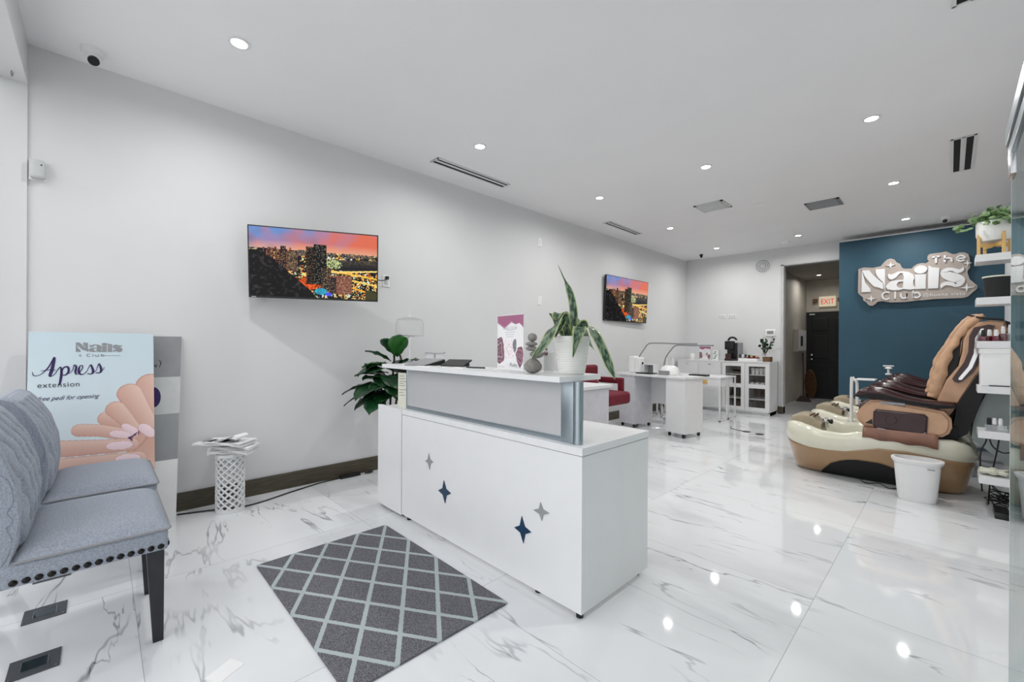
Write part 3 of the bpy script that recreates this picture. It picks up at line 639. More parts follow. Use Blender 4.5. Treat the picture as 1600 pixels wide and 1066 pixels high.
# fiddle-leaf fig behind the desk
t = thing('fiddle_leaf_fig', 'dark green fiddle-leaf fig standing between the left wall and the reception desk', 'plant', (-3.36, 1.80, 0))
obj('pot', lathe([(.075, 0), (.09, .28), (.092, .3), (.085, .3), (.08, .27)], cap1=False), 'ceramic', t, True); obj('soil', lathe([(.08, .27), (0, .275)], cap1=False), 'wood2', t)
stems = [[(0, 0, .27), (.0, .0, .7), (.02, .02, 1.0), (.03, .02, 1.2)], [(.02, 0, .27), (.06, .03, .75), (.1, .06, .95), (.06, .05, 1.1)], [(-.02, 0, .27), (-.06, -.03, .72), (-.13, -.08, .85)]]
for s in stems: obj('stem', tube(smooth_path(s), .009, 8), 'stem', t, True)
def fig_leaf(bm, base, d, L, w, droop):
    d = Vector(d).normalized(); s = d.cross(Vector((0, 0, 1))).normalized(); rows = []
    for i in range(9):
        q = i/8; p = Vector(base)+d*L*q+Vector((0, 0, -droop*q*q)); ww = w*(math.sin(PI*min(1, q*.93+.03))**.7)*(1+.35*q)*.8
        if i == 8: ww = .003
        rows.append([bm.verts.new(p+s*a*ww+Vector((0, 0, .22*ww*abs(a)**1.3+.006*math.sin(i*2.2+a*3)))) for a in (-1, -.6, -.25, 0, .25, .6, 1)])
    for a, b in zip(rows, rows[1:]):
        for j in range(6): bm.faces.new((a[j], a[j+1], b[j+1], b[j]))
rf = random.Random(4); b1, b2 = B(), B()
def figl(x, y, ang, el, L, w, dr, bb, off=0):
    # x,y : lateral offset and height (m)
    base = lat*x+Vector((0, 0, y))+dep*off; dd = lat*math.cos(ang)*math.cos(el)-dep*math.sin(ang)*math.cos(el)+Vector((0, 0, math.sin(el))); fig_leaf(bb, base, dd, L*1.02, w*1.35, dr)
for k in range(16):
    h = rf.uniform(.74, 1.02); figl(rf.uniform(-.06, .06), h, rf.uniform(0, 6.28), rf.uniform(-.3, .5), rf.uniform(.18, .26), .075, .08, b1, rf.uniform(-.05, .05))
for a in ((.02, 1.07, -.3, .9, .22, .075, .0, b2, 0), (.05, 1.07, 1.0, 1.15, .2, .07, .0, b2, 0), (.0, 1.03, 2.6, .5, .24, .08, .03, b1, 0), (-.02, 1.0, 2.9, .15, .2, .07, .05, b2, -.05), (.06, 1.0, .2, .45, .22, .07, .06, b1, 0), (.08, .98, .4, .05, .2, .06, .08, b2, -.05),
          (-.02, .93, 2.8, .1, .27, .08, .05, b1, 0), (-.05, .9, 3.5, .2, .26, .08, .04, b1, 0), (.0, .9, 1.6, .2, .2, .09, .12, b1, 0), (-.1, .84, 3.0, -.05, .3, .07, .08, b1, 0), (-.06, .84, 2.2, 0, .26, .09, .12, b1, -.03), (.04, .86, 1.2, .1, .24, .09, .14, b1, -.03),
          (-.1, .78, 2.9, -.1, .28, .08, .1, b1, 0), (-.02, .78, 1.9, -.2, .26, .09, .12, b1, 0), (.05, .8, .9, -.1, .24, .09, .1, b1, 0), (.1, .88, .1, .1, .2, .08, .08, b1, 0), (-.12, .74, 2.5, -.3, .2, .07, .06, b1, .02), (0, 1.1, 1.8, .9, .18, .06, .02, b1, .04), (.02, .95, 4.4, .3, .24, .08, .05, b1, 0), (-.05, .85, 4.9, .1, .25, .08, .06, b1, 0), (.06, .76, .4, -.2, .22, .08, .08, b1, .05)): figl(*a)
o = obj('foliage', b1, 'leaf', t, 2); o.modifiers.new('thickness', 'SOLIDIFY').thickness = .0015
o = obj('foliage', b2, 'leafb', t, 2, label='brighter young leaves'); o.modifiers.new('thickness', 'SOLIDIFY').thickness = .0015

# ------------------------------------------------------------------ rug
o = obj('lattice_rug', box(0, 1.143, -.735, 0, 0, .010, bev=.003), 'rug'); o.location = (-2.532, 1.328, 0); o.rotation_euler = (0, 0, -.0)
tag(o, 'grey rug with pale diamond lattice lying in front of the reception desk', 'rug')
o = obj('floor_card', box(-.035, .035, -.05, .05, 0, .0015), 'paper'); o.location = (-1.80, .325, 0); o.rotation_euler = (0, 0, .5); tag(o, 'small white card lying on the floor at the bottom edge left of the rug', 'card')

# ------------------------------------------------------------------ floor boxes
for x, lb in ((-2.31, 'square metal floor light plate nearest the camera'), (-2.725, 'middle square floor light plate, under the near chair'), (-3.15, 'farthest square floor light plate, between the two grey chairs')):
    t = thing('floor_light', lb, 'floor light', (x, -.167, 0), 0, 'square floor lights by the window')
    obj('plate', box(-.065, .065, -.065, .065, 0, .004, bev=.001), 'dgrey', t); obj('rim', add_box(B(), -.036, .036, -.036, .036, .004, .006), 'alu', t)
    obj('glass', box(-.032, .032, -.032, .032, .006, .0068), 'mirror', t)
    for sx_ in (-1, 1):
        for sy_ in (-1, 1): obj('screw', lathe([(.003, .004), (.003, .0052)], seg=8, c=(sx_*.056, sy_*.056, 0)), 'chrome', t)

# ------------------------------------------------------------------ upholstered chairs
def chair(loc, label):
    t = thing('tufted_chair', label, 'chair', loc, 0, 'grey tufted chairs by the window'); w = .29
    # local: x -w..w, front at y=+.19+..., seat back at -.2
    yb, yf = -.2, .192
    bm = add_box(B(), -w, w, yb-.1, yf, .375, .455, bev=.012, seg=3); obj('seat_base', bm, 'fabric', t, True)
    nx, ny = 22, 18; rings = []; bm = B(); g = []
    for i in range(nx+1):
        r = []
        for j in range(ny+1):
            a, b = i/nx*2-1, j/ny*2-1; h = .455+.052*(1-abs(a)**5)**.6*(1-abs(b)**6)**.6
            r.append(bm.verts.new((a*(w+.004), (yb+yf)/2+b*((yf-yb)/2+.006), h)))
        g.append(r)
    for i in range(nx):
        for j in range(ny): bm.faces.new((g[i][j], g[i+1][j], g[i+1][j+1], g[i][j+1]))
    obj('cushion', bm, 'fabric', t, 2)
    obj('welt', tube([(w+.004, yb, .456), (w+.004, yf, .456), (w-.01, yf+.006, .456), (-w+.01, yf+.006, .456), (-w-.004, yf, .456), (-w-.004, yb, .456)], .0045, 8), 'grey', t, True, label='dark grey piping')
    # back: front surface profile
    pr = [(.40, -.215), (.5, -.182), (.6, -.172), (.7, -.180), (.8, -.208), (.87, -.242), (.915, -.275), (.93, -.315), (.92, -.35)]
    zs = [p[0] for p in pr]; Ni, Nj = 56, 60; g = []; bm = B()
    btn = []
    for r_ in range(5):
        for c_ in range(5 if r_ % 2 == 0 else 4):
            bx = (-.22+c_*.11) if r_ % 2 == 0 else (-.165+c_*.11); btn.append((bx, .50+r_*.095))
    for i in range(Ni+1):
        row_ = []
        for j in range(Nj+1):
            a = i/Ni*2-1; q = j/Nj; s = q*(len(pr)-1); k = min(int(s), len(pr)-2); f = s-k
            z = pr[k][0]*(1-f)+pr[k+1][0]*f; y = pr[k][1]*(1-f)+pr[k+1][1]*f; x = a*w
            d1 = min(math.hypot(x-bx, (z-bz)*1.0) for bx, bz in btn); dim = .032*math.exp(-(d1/.020)**2)
            # diagonal creases
            u1 = (x/.11+(z-.5)/.19); u2 = (x/.11-(z-.5)/.19); 
            cr = .017*(math.exp(-((u1-round(u1))/.10)**2)+math.exp(-((u2-round(u2))/.10)**2))*(1 if z < .9 else .3)
            edge = (1-abs(a)**6); y2 = y-(dim+cr)-.03*(1-edge); z2 = z-.02*abs(a)**4*max(0, (z-.8)/.15)
            row_.append(bm.verts.new((x, y2+.006, z2)))
        g.append(row_)
    for i in range(Ni):
        for j in range(Nj): bm.faces.new((g[i][j], g[i+1][j], g[i+1][j+1], g[i][j+1]))
    obj('tufted_back', bm, 'fabric', t, 2)
    side = [(y-.012, z) for z, y in pr]+[(-.37, .88), (-.35, .7), (-.32, .42), (-.32, .375), (-.2, .375)]
    bm = prism_yz(side, -w+.002, w-.002); bmesh.ops.bevel(bm, geom=bm.edges, offset=.004, segments=1, affect='EDGES'); obj('back_shell', bm, 'fabric', t, True)
    for bx, bz in btn:
        y = np.interp(bz, zs[:7], [p[1] for p in pr[:7]]); b = B(); bmesh.ops.create_uvsphere(b, u_segments=10, v_segments=6, radius=.007, matrix=Matrix.Translation((bx, y-.018, bz)) @ Matrix.Diagonal((1, .6, 1, 1))); obj('button', b, 'fabric', t, True)
    def nail(x, y): 
        b = B(); bmesh.ops.create_uvsphere(b, u_segments=12, v_segments=8, radius=.0105, matrix=Matrix.Translation((x, y, .392)) @ Matrix.Diagonal(((.5 if abs(abs(x)-w) < .004 else 1), (.5 if y > yf-.003 else 1), 1, 1))); obj('nailhead', b, 'blacknail', t, True)
    for k in range(14): nail(w+.001, yb-.0+k*(.37/13))
    for k in range(17): nail(-w+.02+k*(2*w-.04)/16, yf+.001)
    for sx_ in (-1, 1):
        x = sx_*(w-.07)
        obj('leg', add_rings(B(), [[(x-.027, yf-.062, .378), (x+.027, yf-.062, .378), (x+.027, yf-.008, .378), (x-.027, yf-.008, .378)], [(x-.016, yf-.04, 0), (x+.016, yf-.04, 0), (x+.016, yf-.008, 0), (x-.016, yf-.008, 0)]]), 'legblack', t)
        obj('leg', add_rings(B(), [[(x-.025, yb-.09, .378), (x+.025, yb-.09, .378), (x+.025, yb-.03, .378), (x-.025, yb-.03, .378)], [(x-.017, yb-.145, .16), (x+.017, yb-.145, .16), (x+.017, yb-.1, .16), (x-.017, yb-.1, .16)], [(x-.015, yb-.21, 0), (x+.015, yb-.21, 0), (x+.015, yb-.175, 0), (x-.015, yb-.175, 0)]]), 'legblack', t)
    return t
M['blacknail'] = mat('dark_bronze_nail', (40, 38, 38), .25, .8)
M['legblack'] = mat('black_stained_wood', (34, 35, 40), .5, var=.2, scale=30, stretch=(1, 1, .1))
ch = chair((-2.395, 0, 0), 'nearer grey tufted chair with nailhead trim and black legs, by the window')
dup(ch, 'farther grey tufted chair, between the near chair and the nail poster', (-3.11, .02, 0), 0)

# ------------------------------------------------------------------ logo and lettering shapes (metres, sign plane)
LOGO_POLY = [
 [(-0.931, 2.342), (-0.912, 2.254), (-0.895, 2.157), (-0.836, 2.062), (-0.826, 2.009), (-0.935, 2.014)],
 [(-0.931, 2.342), (-0.847, 2.335), (-0.798, 2.254), (-0.736, 2.178), (-0.684, 2.123), (-0.669, 2.0), (-0.688, 2.036), (-0.736, 2.066), (-0.788, 2.083), (-0.846, 2.164), (-0.896, 2.246)],
 [(-0.775, 2.339), (-0.668, 2.335), (-0.667, 2.003), (-0.681, 2.023), (-0.689, 2.136), (-0.746, 2.216), (-0.773, 2.282)],
 [(-0.633, 2.256), (-0.596, 2.243), (-0.56, 2.257), (-0.524, 2.277), (-0.47, 2.275), (-0.408, 2.257), (-0.364, 2.216), (-0.351, 2.161), (-0.364, 2.126), (-0.365, 2.066), (-0.342, 2.028), (-0.346, 2.011), (-0.398, 2.003), (-0.442, 2.014), (-0.473, 2.023), (-0.469, 2.137), (-0.465, 2.197), (-0.479, 2.25), (-0.506, 2.25), (-0.546, 2.194), (-0.587, 2.168), (-0.619, 2.178), (-0.635, 2.216)],
 [(-0.471, 2.15), (-0.523, 2.155), (-0.596, 2.145), (-0.642, 2.106), (-0.656, 2.07), (-0.642, 2.032), (-0.577, 2.01), (-0.514, 2.008), (-0.471, 2.02), (-0.471, 2.041), (-0.505, 2.038), (-0.532, 2.059), (-0.539, 2.096), (-0.519, 2.128), (-0.471, 2.131)],
 [(-.29+.067*math.cos(k*PI/10), 2.278+.057*math.sin(k*PI/10)) for k in range(20)],
 [(-0.347, 2.214), (-0.236, 2.207), (-0.237, 2.003), (-0.342, 2.007)],
 [(-0.211, 2.327), (-0.173, 2.293), (-0.103, 2.278), (-0.114, 1.998), (-0.214, 2.002)]]
LOGO_S = [(0.123, 2.255, 0.0099), (0.108, 2.222, 0.04), (0.073, 2.21, 0.05), (0.025, 2.24, 0.04), (-0.03, 2.243, 0.05), (-0.052, 2.203, 0.085), (-0.014, 2.156, 0.11), (0.049, 2.122, 0.115), (0.090, 2.085, 0.10), (0.085, 2.035, 0.06), (0.05, 2.018, 0.036), (0.01, 2.045, 0.05), (-0.038, 2.055, 0.05), (-0.07, 2.037, 0.045), (-0.083, 1.998, 0.0099)]
THIN = {'The': [[(-0.174, 2.435, 0.021), (-0.1, 2.436, 0.021)], [(-0.136, 2.436, 0.021), (-0.136, 2.346, 0.021)], [(-0.051, 2.444, 0.021), (-0.051, 2.348, 0.021)], [(-0.049, 2.38, 0.02), (-0.039, 2.397, 0.02), (-0.019, 2.403, 0.02), (0.003, 2.394, 0.02), (0.013, 2.372, 0.02), (0.013, 2.347, 0.02)], [(0.066, 2.382, 0.018), (0.134, 2.382, 0.018), (0.122, 2.408, 0.019), (0.095, 2.417, 0.019), (0.070, 2.403, 0.019), (0.064, 2.378, 0.019), (0.080, 2.352, 0.019), (0.105, 2.343, 0.019), (0.133, 2.357, 0.019)]],
        'Club': [[(-0.618, 1.978, 0.018), (-0.651, 1.99, 0.018), (-0.683, 1.978, 0.018), (-0.697, 1.94, 0.018), (-0.683, 1.902, 0.018), (-0.65, 1.885, 0.018), (-0.615, 1.9, 0.018)], [(-0.556, 1.99, 0.018), (-0.556, 1.887, 0.018)], [(-0.494, 1.958, 0.018), (-0.494, 1.921, 0.018), (-0.479, 1.892, 0.018), (-0.455, 1.887, 0.018), (-0.435, 1.905, 0.018), (-0.429, 1.956, 0.018)], [(-0.429, 1.956, 0.018), (-0.428, 1.886, 0.018)], [(-0.363, 1.985, 0.018), (-0.363, 1.887, 0.018)], [(-0.361, 1.929, 0.018), (-0.346, 1.953, 0.018), (-0.316, 1.953, 0.018), (-0.297, 1.929, 0.018), (-0.299, 1.902, 0.018), (-0.32, 1.887, 0.018), (-0.347, 1.892, 0.018), (-0.361, 1.925, 0.018)]]}
BACKING = [(-0.975, 2.37), (-0.911, 2.388), (-0.804, 2.368), (-0.718, 2.382), (-0.671, 2.444), (-0.644, 2.471), (-0.607, 2.481), (-0.565, 2.459), (-0.542, 2.414), (-0.506, 2.39), (-0.495, 2.358), (-0.48, 2.325), (-0.452, 2.311), (-0.382, 2.305), (-0.36, 2.335), (-0.322, 2.363), (-0.279, 2.369), (-0.236, 2.36), (-0.207, 2.385), (-0.224, 2.417), (-0.22, 2.463), (-0.199, 2.484), (-0.145, 2.487), (-0.08, 2.489), (-0.039, 2.496), (-0.007, 2.472), (0.017, 2.451), (0.048, 2.446), (0.087, 2.461), (0.134, 2.456), (0.168, 2.428), (0.178, 2.382), (0.184, 2.314), (0.186, 2.246), (0.165, 2.216), (0.160, 2.184), (0.181, 2.091), (0.219, 2.042), (0.249, 2.0), (0.249, 1.962), (0.234, 1.941), (0.212, 1.92), (0.189, 1.889), (0.167, 1.863), (0.128, 1.847), (-0.143, 1.853), (-0.38, 1.84), (-0.45, 1.833), (-0.595, 1.837), (-0.716, 1.862), (-0.754, 1.855), (-0.773, 1.825), (-0.811, 1.8), (-0.85, 1.811), (-0.879, 1.857), (-0.914, 1.885), (-0.921, 1.937), (-0.959, 1.978), (-0.979, 2.012)]
t = thing('shop_sign', 'cloud-shaped taupe sign with raised white lettering on the navy wall', 'sign', (0, 8.35, 0))
obj('backing', prism_xz(BACKING, -.05, 0), 'taupe', t, True)
cx_, cz_ = sum(p[0] for p in BACKING)/len(BACKING), sum(p[1] for p in BACKING)/len(BACKING)
def logo(parent, f0, f1, m, names=True, thin=('The', 'Club'), stars=True):
    out = []
    groups = {'letter_n': LOGO_POLY[:3], 'letter_a': LOGO_POLY[3:5], 'letter_i': LOGO_POLY[5:7], 'letter_l': LOGO_POLY[7:8]}
    for k, ps in groups.items():
        bm = B()
        for q, p in enumerate(ps): add_prism(bm, p, lambda a, b, e=q*.0006: f0(a, b), lambda a, b, e=q: f1(a, b))
        out.append(obj(k, bm, m, parent))
    bm = B(); add_ribbon(bm, LOGO_S, f0, f1, 5); out.append(obj('letter_s', bm, m, parent))
    for w in thin:
        bm = B()
        for s in THIN[w]: add_ribbon(bm, s, f0, f1, 5)
        out.append(obj('word_'+w.lower(), bm, m, parent))
    if stars:
        for cx, cz, rx, rz_ in ((-.606, 2.379, .055, .052), (.161, 2.306, .042, .042), (.155, 1.982, .075, .062), (-.821, 1.907, .058, .056)):
            out.append(obj('star', add_prism(B(), star(cx, cz, rx, rz_, 0, .25), f0, f1), m, parent))
    return out
logo(t, lambda a, b: (a, -.066, b), lambda a, b: (a, -.049, b), 'white')
text_mesh('small_lettering', '@buena vista', .062, 'white', t, (-.27, -.052, 1.895), (PI/2, .02, 0), .002, sx=1.12, space=1.08)
for x, z in ((-.94, 2.345), (.235, 1.985), (-.88, 1.9)): obj('screw', add_prism(B(), [(x+.008*math.cos(k), z+.008*math.sin(k)) for k in range(6)], lambda a, b: (a, -.053, b), lambda a, b: (a, -.049, b)), 'ink', t)

# ------------------------------------------------------------------ posters leaning against the left wall
def lean(xb, xt, zt, off=0):
    k = (xt-xb)/zt
    return lambda a, b: (xb+k*b+off, a, b)
t = thing('nail_poster', 'tall pale blue poster with two manicured hands and the words Apress extension', 'poster', (0, 0, 0))
f = lean(-3.42, -3.66, 1.235); k_ = -.24/1.235
obj('board', add_prism(B(), [(-.294, 0), (.250, 0), (.250, 1.235), (-.294, 1.235)], lean(-3.42, -3.66, 1.235, 0), lean(-3.43, -3.67, 1.235, 0)), 'paper', t)
def poster_img(Wd=190, Ht=430):
    y0, y1, H_ = -.294, .250, 1.235; X, Z = np.meshgrid(np.linspace(y0, y1, Wd), np.linspace(H_, 0, Ht)); img = np.zeros((Ht, Wd, 3))
    tt = np.clip((H_-Z)/1.0, 0, 1)[..., None]; img[:] = L_((196, 214, 222))*(1-tt)+L_((226, 234, 240))*tt
    def cap(pts, r0, r1, c, dk, sh=1, taper=0):
        best = np.full(X.shape, 9.); side = np.zeros(X.shape); n = len(pts)-1
        for i in range(n):
            a, b = np.array(pts[i]), np.array(pts[i+1]); d = b-a; L = (d@d); t_ = np.clip(((X-a[0])*d[0]+(Z-a[1])*d[1])/L, 0, 1)
            px, pz = a[0]+t_*d[0], a[1]+t_*d[1]; r = r0+(r1-r0)*((i+t_)/n); q = np.hypot(X-px, Z-pz)/r
            sd = ((X-px)*(-d[1])+(Z-pz)*d[0])/math.sqrt(L)/r; m = q < best; best = np.where(m, q, best); side = np.where(m, sd, side)
        g = best < 1; s = np.clip(.5+.5*side*sh, 0, 1); edge = np.clip((best-.86)/.14, 0, 1)*.8
        col = (L_(c)*s[..., None]+L_(dk)*(1-s[..., None]))*(1-edge[..., None])+L_((186, 136, 120))*edge[..., None]
        img[g] = col[g]
    sk, sd_ = (232, 200, 186), (206, 160, 144)
    def nailc(c, rx, rz_, rot, col=(240, 214, 220)):
        a = (X-c[0])*math.cos(rot)+(Z-c[1])*math.sin(rot); b = -(X-c[0])*math.sin(rot)+(Z-c[1])*math.cos(rot); q = np.abs(a/rx)**2.6+np.abs(b/rz_)**2.2
        img[q < 1.12] = L_((196, 150, 144)); img[q < 1] = (L_(col)*(1+.08*np.clip(b/rz_, -1, 1))[..., None])[q < 1]
    pal = lambda P_, c: None
    cap([(.30, .78), (.27, .62), (.22, .50)], .11, .10, (226, 190, 174), (208, 162, 146))
    cap([(.30, .50), (.22, .46)], .14, .085, (226, 190, 174), (208, 162, 146))
    cap([(.03, .715), (.13, .68), (.24, .64)], .042, .055, sk, sd_)
    cap([(.235, .90), (.262, .80), (.295, .67)], .075, .065, sk, sd_)
    cap([(.135, .855), (.178, .76), (.235, .635)], .062, .044, sk, sd_)
    cap([(.070, .765), (.112, .705), (.155, .638)], .048, .032, sk, sd_)
    cap([(-.085, .66), (0, .648), (.14, .60)], .036, .034, sk, sd_)
    cap([(-.155, .565), (.0, .552), (.14, .545)], .046, .038, sk, sd_)
    cap([(-.15, .465), (.0, .458), (.17, .455)], .050, .046, sk, sd_)
    nailc((.124, .464), .058, .026, -.05); nailc((.087, .548), .06, .024, -.06); nailc((.095, .612), .055, .021, -.25); nailc((.135, .637), .05, .02, -.75); nailc((.215, .62), .052, .026, -.85)
    for a in range(7):
        th = 2.2+a*.42; px, pz = .15+.022*math.cos(th*1.0)+a*.004, .575+a*.006
        d = np.abs((X-px)*math.sin(th)-(Z-pz)*math.cos(th)); l2 = np.abs((X-px)*math.cos(th)+(Z-pz)*math.sin(th)); img[(d < .003) & (l2 < .012)] = L_((86, 40, 96))
    g = Z < .415; gg = g & (img.sum(-1) > 0) & (X < .08); return img
dI = k_*1.235
grid_picture('printed_picture', poster_img(), (-3.4188, -.294, 0), (0, .544, 0), (-.24, 0, 1.235), 'vc', t)
fp = lean(-3.42, -3.66, 1.235, .0028); fq = lean(-3.42, -3.66, 1.235, .0013)
s_ = .206/1.06*1.0; tr0 = lambda f_: (lambda a, b: f_(-.106+(a+.935)*.192, 1.117+(b-2.0)*.17))
logo(t, tr0(fp), tr0(fq), 'grey', thin=(), stars=False)
tr1 = lambda f_: (lambda a, b: f_(-.060+(a+.70)*.19, 1.09+(b-1.885)*.15))
bm = B()
for s in THIN['Club']: add_ribbon(bm, s, tr1(fp), tr1(fq), 5)
obj('word_club', bm, 'grey', t); obj('star', add_prism(B(), star(-.087, 1.097, .009, .009, 0, .25), fp, fq), 'grey', t)
obj('rule_line', add_prism(B(), [(.02, 1.095), (.09, 1.095), (.09, 1.0965), (.02, 1.0965)], fp, fq), 'grey', t)
# script word "Apress"
AP = [[(-.276, 1.005, .003), (-.27, .985, .005), (-.245, .99, .004), (-.215, 1.03, .008), (-.195, 1.085, .006), (-.193, 1.075, .014), (-.200, 1.02, .018), (-.208, .985, .016), (-.205, .978, .006), (-.19, .99, .004), (-.178, 1.015, .005)],
      [(-.245, 1.01, .003), (-.21, 1.016, .005), (-.185, 1.013, .003)],
      [(-.178, 1.015, .005), (-.166, 1.03, .008), (-.163, .99, .014), (-.168, .94, .012), (-.172, .925, .004)], [(-.165, .99, .006), (-.155, 1.025, .008), (-.138, 1.03, .012), (-.134, 1.005, .012), (-.146, .984, .008), (-.162, .985, .005)],
      [(-.134, .99, .003), (-.118, 1.01, .004), (-.112, 1.04, .006), (-.103, 1.03, .012), (-.106, 1.0, .012), (-.103, .984, .006)],
      [(-.103, .984, .004), (-.09, .995, .004), (-.077, 1.02, .006), (-.078, 1.037, .006), (-.089, 1.03, .008), (-.092, 1.0, .014), (-.084, .985, .010), (-.07, .987, .005), (-.057, 1.005, .004)],
      [(-.057, 1.005, .003), (-.043, 1.04, .006), (-.036, 1.025, .012), (-.031, .998, .014), (-.04, .985, .008), (-.056, .988, .006)], [(-.037, .985, .003), (-.018, 1.005, .004)],
      [(-.018, 1.005, .003), (-.007, 1.045, .006), (.0, 1.03, .012), (.004, 1.003, .014), (-.006, .99, .008), (-.02, .992, .006)], [(0, .99, .003), (.012, 1.01, .003), (.018, 1.025, .002)]]
bm = B()
for s in AP: add_ribbon(bm, [(a, b, w*.8) for a, b, w in s], fp, fq, 5)
obj('script_word', bm, 'purple', t)
ta = math.atan2(.24, 1.235)
def ptext(s, size, y, z, m, shear=0, sx=1, sp=1, name='lettering', par=None, xb=-3.42, k=None):
    k = k_ if k is None else k; o = text_mesh(name, s, size, m, par or t, (xb+k*z+.0022, y, z), (0, 0, 0), .0003, shear, 1, space=sp)
    o.matrix_basis = Matrix.Translation((xb+k*z+.0022, y, z)) @ Matrix(((0, k, 1, 0), (sx, 0, 0, 0), (0, 1, -k, 0), (0, 0, 0, 1))); return o
ptext('extension', .042, -.257, .915, 'ink', sx=.92, sp=1.12); ptext('free pedi for opening', .034, -.257, .842, 'purple', shear=.45, sx=.86, name='script_line')
t = thing('grey_poster', 'taller grey and white poster board half hidden behind the hand poster', 'poster', (0, 0, 0))
k2 = -.18/1.22; lp = lambda off: lean(-3.55, -3.73, 1.22, off)
obj('board', add_prism(B(), [(-.2, 0), (.362, 0), (.408, 1.22), (-.16, 1.22)], lp(0), lp(-.008)), 'paper', t)
for z0, z1, m in ((.945, 1.22, 'grey'), (.70, .945, 'lgrey'), (.40, .70, 'silver')):
    obj('printed_band', add_prism(B(), [(.0, z0), (.362+.046*z0/1.22-.001, z0), (.362+.046*z1/1.22-.001, z1), (.0, z1)], lp(.0005), lp(.0011)), m, t)
obj('printed_nail', add_prism(B(), [(.255+.036*math.cos(k*PI/12), .815+.066*math.sin(k*PI/12)) for k in range(24)], lp(.0012), lp(.002)), 'purple', t)
bm = B()
for s in ([(.258, 1.03, .004), (.266, 1.015, .006), (.272, 1.03, .004)], [(.283, 1.062, .003), (.293, 1.04, .006), (.284, 1.01, .003)]): add_ribbon(bm, s, lp(.0012), lp(.002), 5)
obj('script_mark', bm, 'ink', t)

# ------------------------------------------------------------------ lattice stand with newspapers
t = thing('lattice_stand', 'white pierced lattice cylinder side table against the left wall', 'stand', (-3.52, .66, 0)); R_ = .083; Hs = .41
bm = B(); nd = 11
for sgn in (1, -1):
    for k in range(nd*1):
        path = [(R_*math.cos(2*PI*k/nd+sgn*a), R_*math.sin(2*PI*k/nd+sgn*a), .02+a/ (2*PI)*.50) for a in np.linspace(0, (Hs-.04)/.50*2*PI, 34)]; add_tube(bm, path, .0062, 5)
add_lathe(bm, [(R_+.004, 0), (R_+.004, .03), (R_-.004, .03), (R_-.004, 0)], seg=32, cap0=False, cap1=False)
obj('lattice_body', bm, 'white', t, True); obj('top', lathe([(R_+.006, Hs-.025), (R_+.006, Hs), (.01, Hs)], seg=32), 'white', t, True)
def newspaper(loc, rz, w, d, th, label, curl=False, seed=1):
    t = thing('newspaper', label, 'newspaper', loc, rz, 'newspapers piled on the white stand'); q = random.Random(seed)
    for k in range(int(th/.006)):
        bm = B(); n = 8; z0 = k*.006; a = []; b = []
        for i in range(n+1):
            x = -w/2+w*i/n; e = max(0, abs(i/n*2-1)-.5)**2*.03*(-1); dz = .003*math.sin(i*1.3+k)+e+q.uniform(-.0008, .0008)
            a.append((x, z0+dz)); b.append((x, z0+dz+.004))
        bm = prism_xz(a+b[::-1], -d/2+q.uniform(-.008, .008), d/2+q.uniform(-.008, .008)); obj('folded_sheet', bm, 'paper', t)
    for k in range(5): obj('print_block', box(-w*.38+k*w*.15, -w*.3+k*w*.15, -d*.4, d*.1-.02*(k % 2), th+.003, th+.0045), ('ink' if k % 2 else 'grey'), t)
    if curl:
        Lc, Rc = ribbon([(.0, th+.004, .003), (.03, th+.012, .003), (.08, th+.034, .003), (.125, th+.046, .003), (.145, th+.034, .003), (.13, th+.018, .003)]); b = B()
        for i in range(len(Lc)-1): add_prism(b, [Lc[i], Lc[i+1], Rc[i+1], Rc[i]], lambda a, c: (a, -d/2, c), lambda a, c: (a, d*.15, c))
        obj('curled_corner', b, 'paper', t)
    return t
newspaper((-3.50, .68, Hs+.009), .9, .26, .17, .048, 'lower folded newspaper lying on the white lattice stand', False, 1)
newspaper((-3.52, .63, Hs+.067), .75, .33, .18, .024, 'upper newspaper with a curled corner on top of the pile', True, 2)
cab = tube(smooth_path([(-3.66, .38, .006), (-3.6, .55, .006), (-3.52, .78, .006), (-3.62, 1.1, .006), (-3.69, 1.35, .006), (-3.70, 1.5, .006)]), .005, 6)
t = thing('floor_cable', 'black cable with an adapter block along the dark baseboard', 'cable', (0, 0, 0)); obj('cord', cab, 'black', t, True)
obj('adapter', box(-3.71, -3.67, 1.5, 1.68, 0, .03, bev=.006), 'black', t, True); obj('ring_coil', tube([(-3.68+.02*math.cos(a), 1.76+.035*math.sin(a), .012) for a in np.linspace(0, 6.28, 16)], .006, 6), 'black', t, True)

# ------------------------------------------------------------------ manicure tables
th_ = -.2116; Lb, Db, Hb = 1.155, .42, .782
t = thing('manicure_desk', 'white two-pedestal manicure desk on castors with curved lamps', 'desk', (-2.317-Lb*math.cos(th_), 5.28-Lb*math.sin(th_), 0), th_)
obj('top', box(0, Lb, 0, Db, Hb-.028, Hb, bev=.002), 'white', t)
M['pedgrey'] = mat('pale_grey_laminate', (206, 206, 212), .35)
for x0, x1, m in ((.03, .32, 'pedgrey'), (Lb-.30, Lb-.02, 'white')):
    p = obj('pedestal', box(x0, x1, .02, Db-.02, .055, Hb-.028, bev=.002), m, t)
    obj('door_edge', box(x0+.005, x1-.005, Db-.02, Db-.012, .07, Hb-.04), 'white', p)
    for x in (x0+.035, x1-.035):
        for y in (.055, Db-.055):
            b = lathe([(.022, -.01), (.025, 0), (.022, .01)], seg=16); bmesh.ops.transform(b, matrix=Matrix.Translation((x, y, .025)) @ Matrix.Rotation(PI/2, 4, 'Y'), verts=b.verts); add_box(b, x-.014, x+.014, y-.012, y+.012, .03, .056); obj('castor', b, 'black', p, True)
obj('back_panel', box(.32, Lb-.3, Db-.05, Db-.035, .35, Hb-.028), 'white', t)
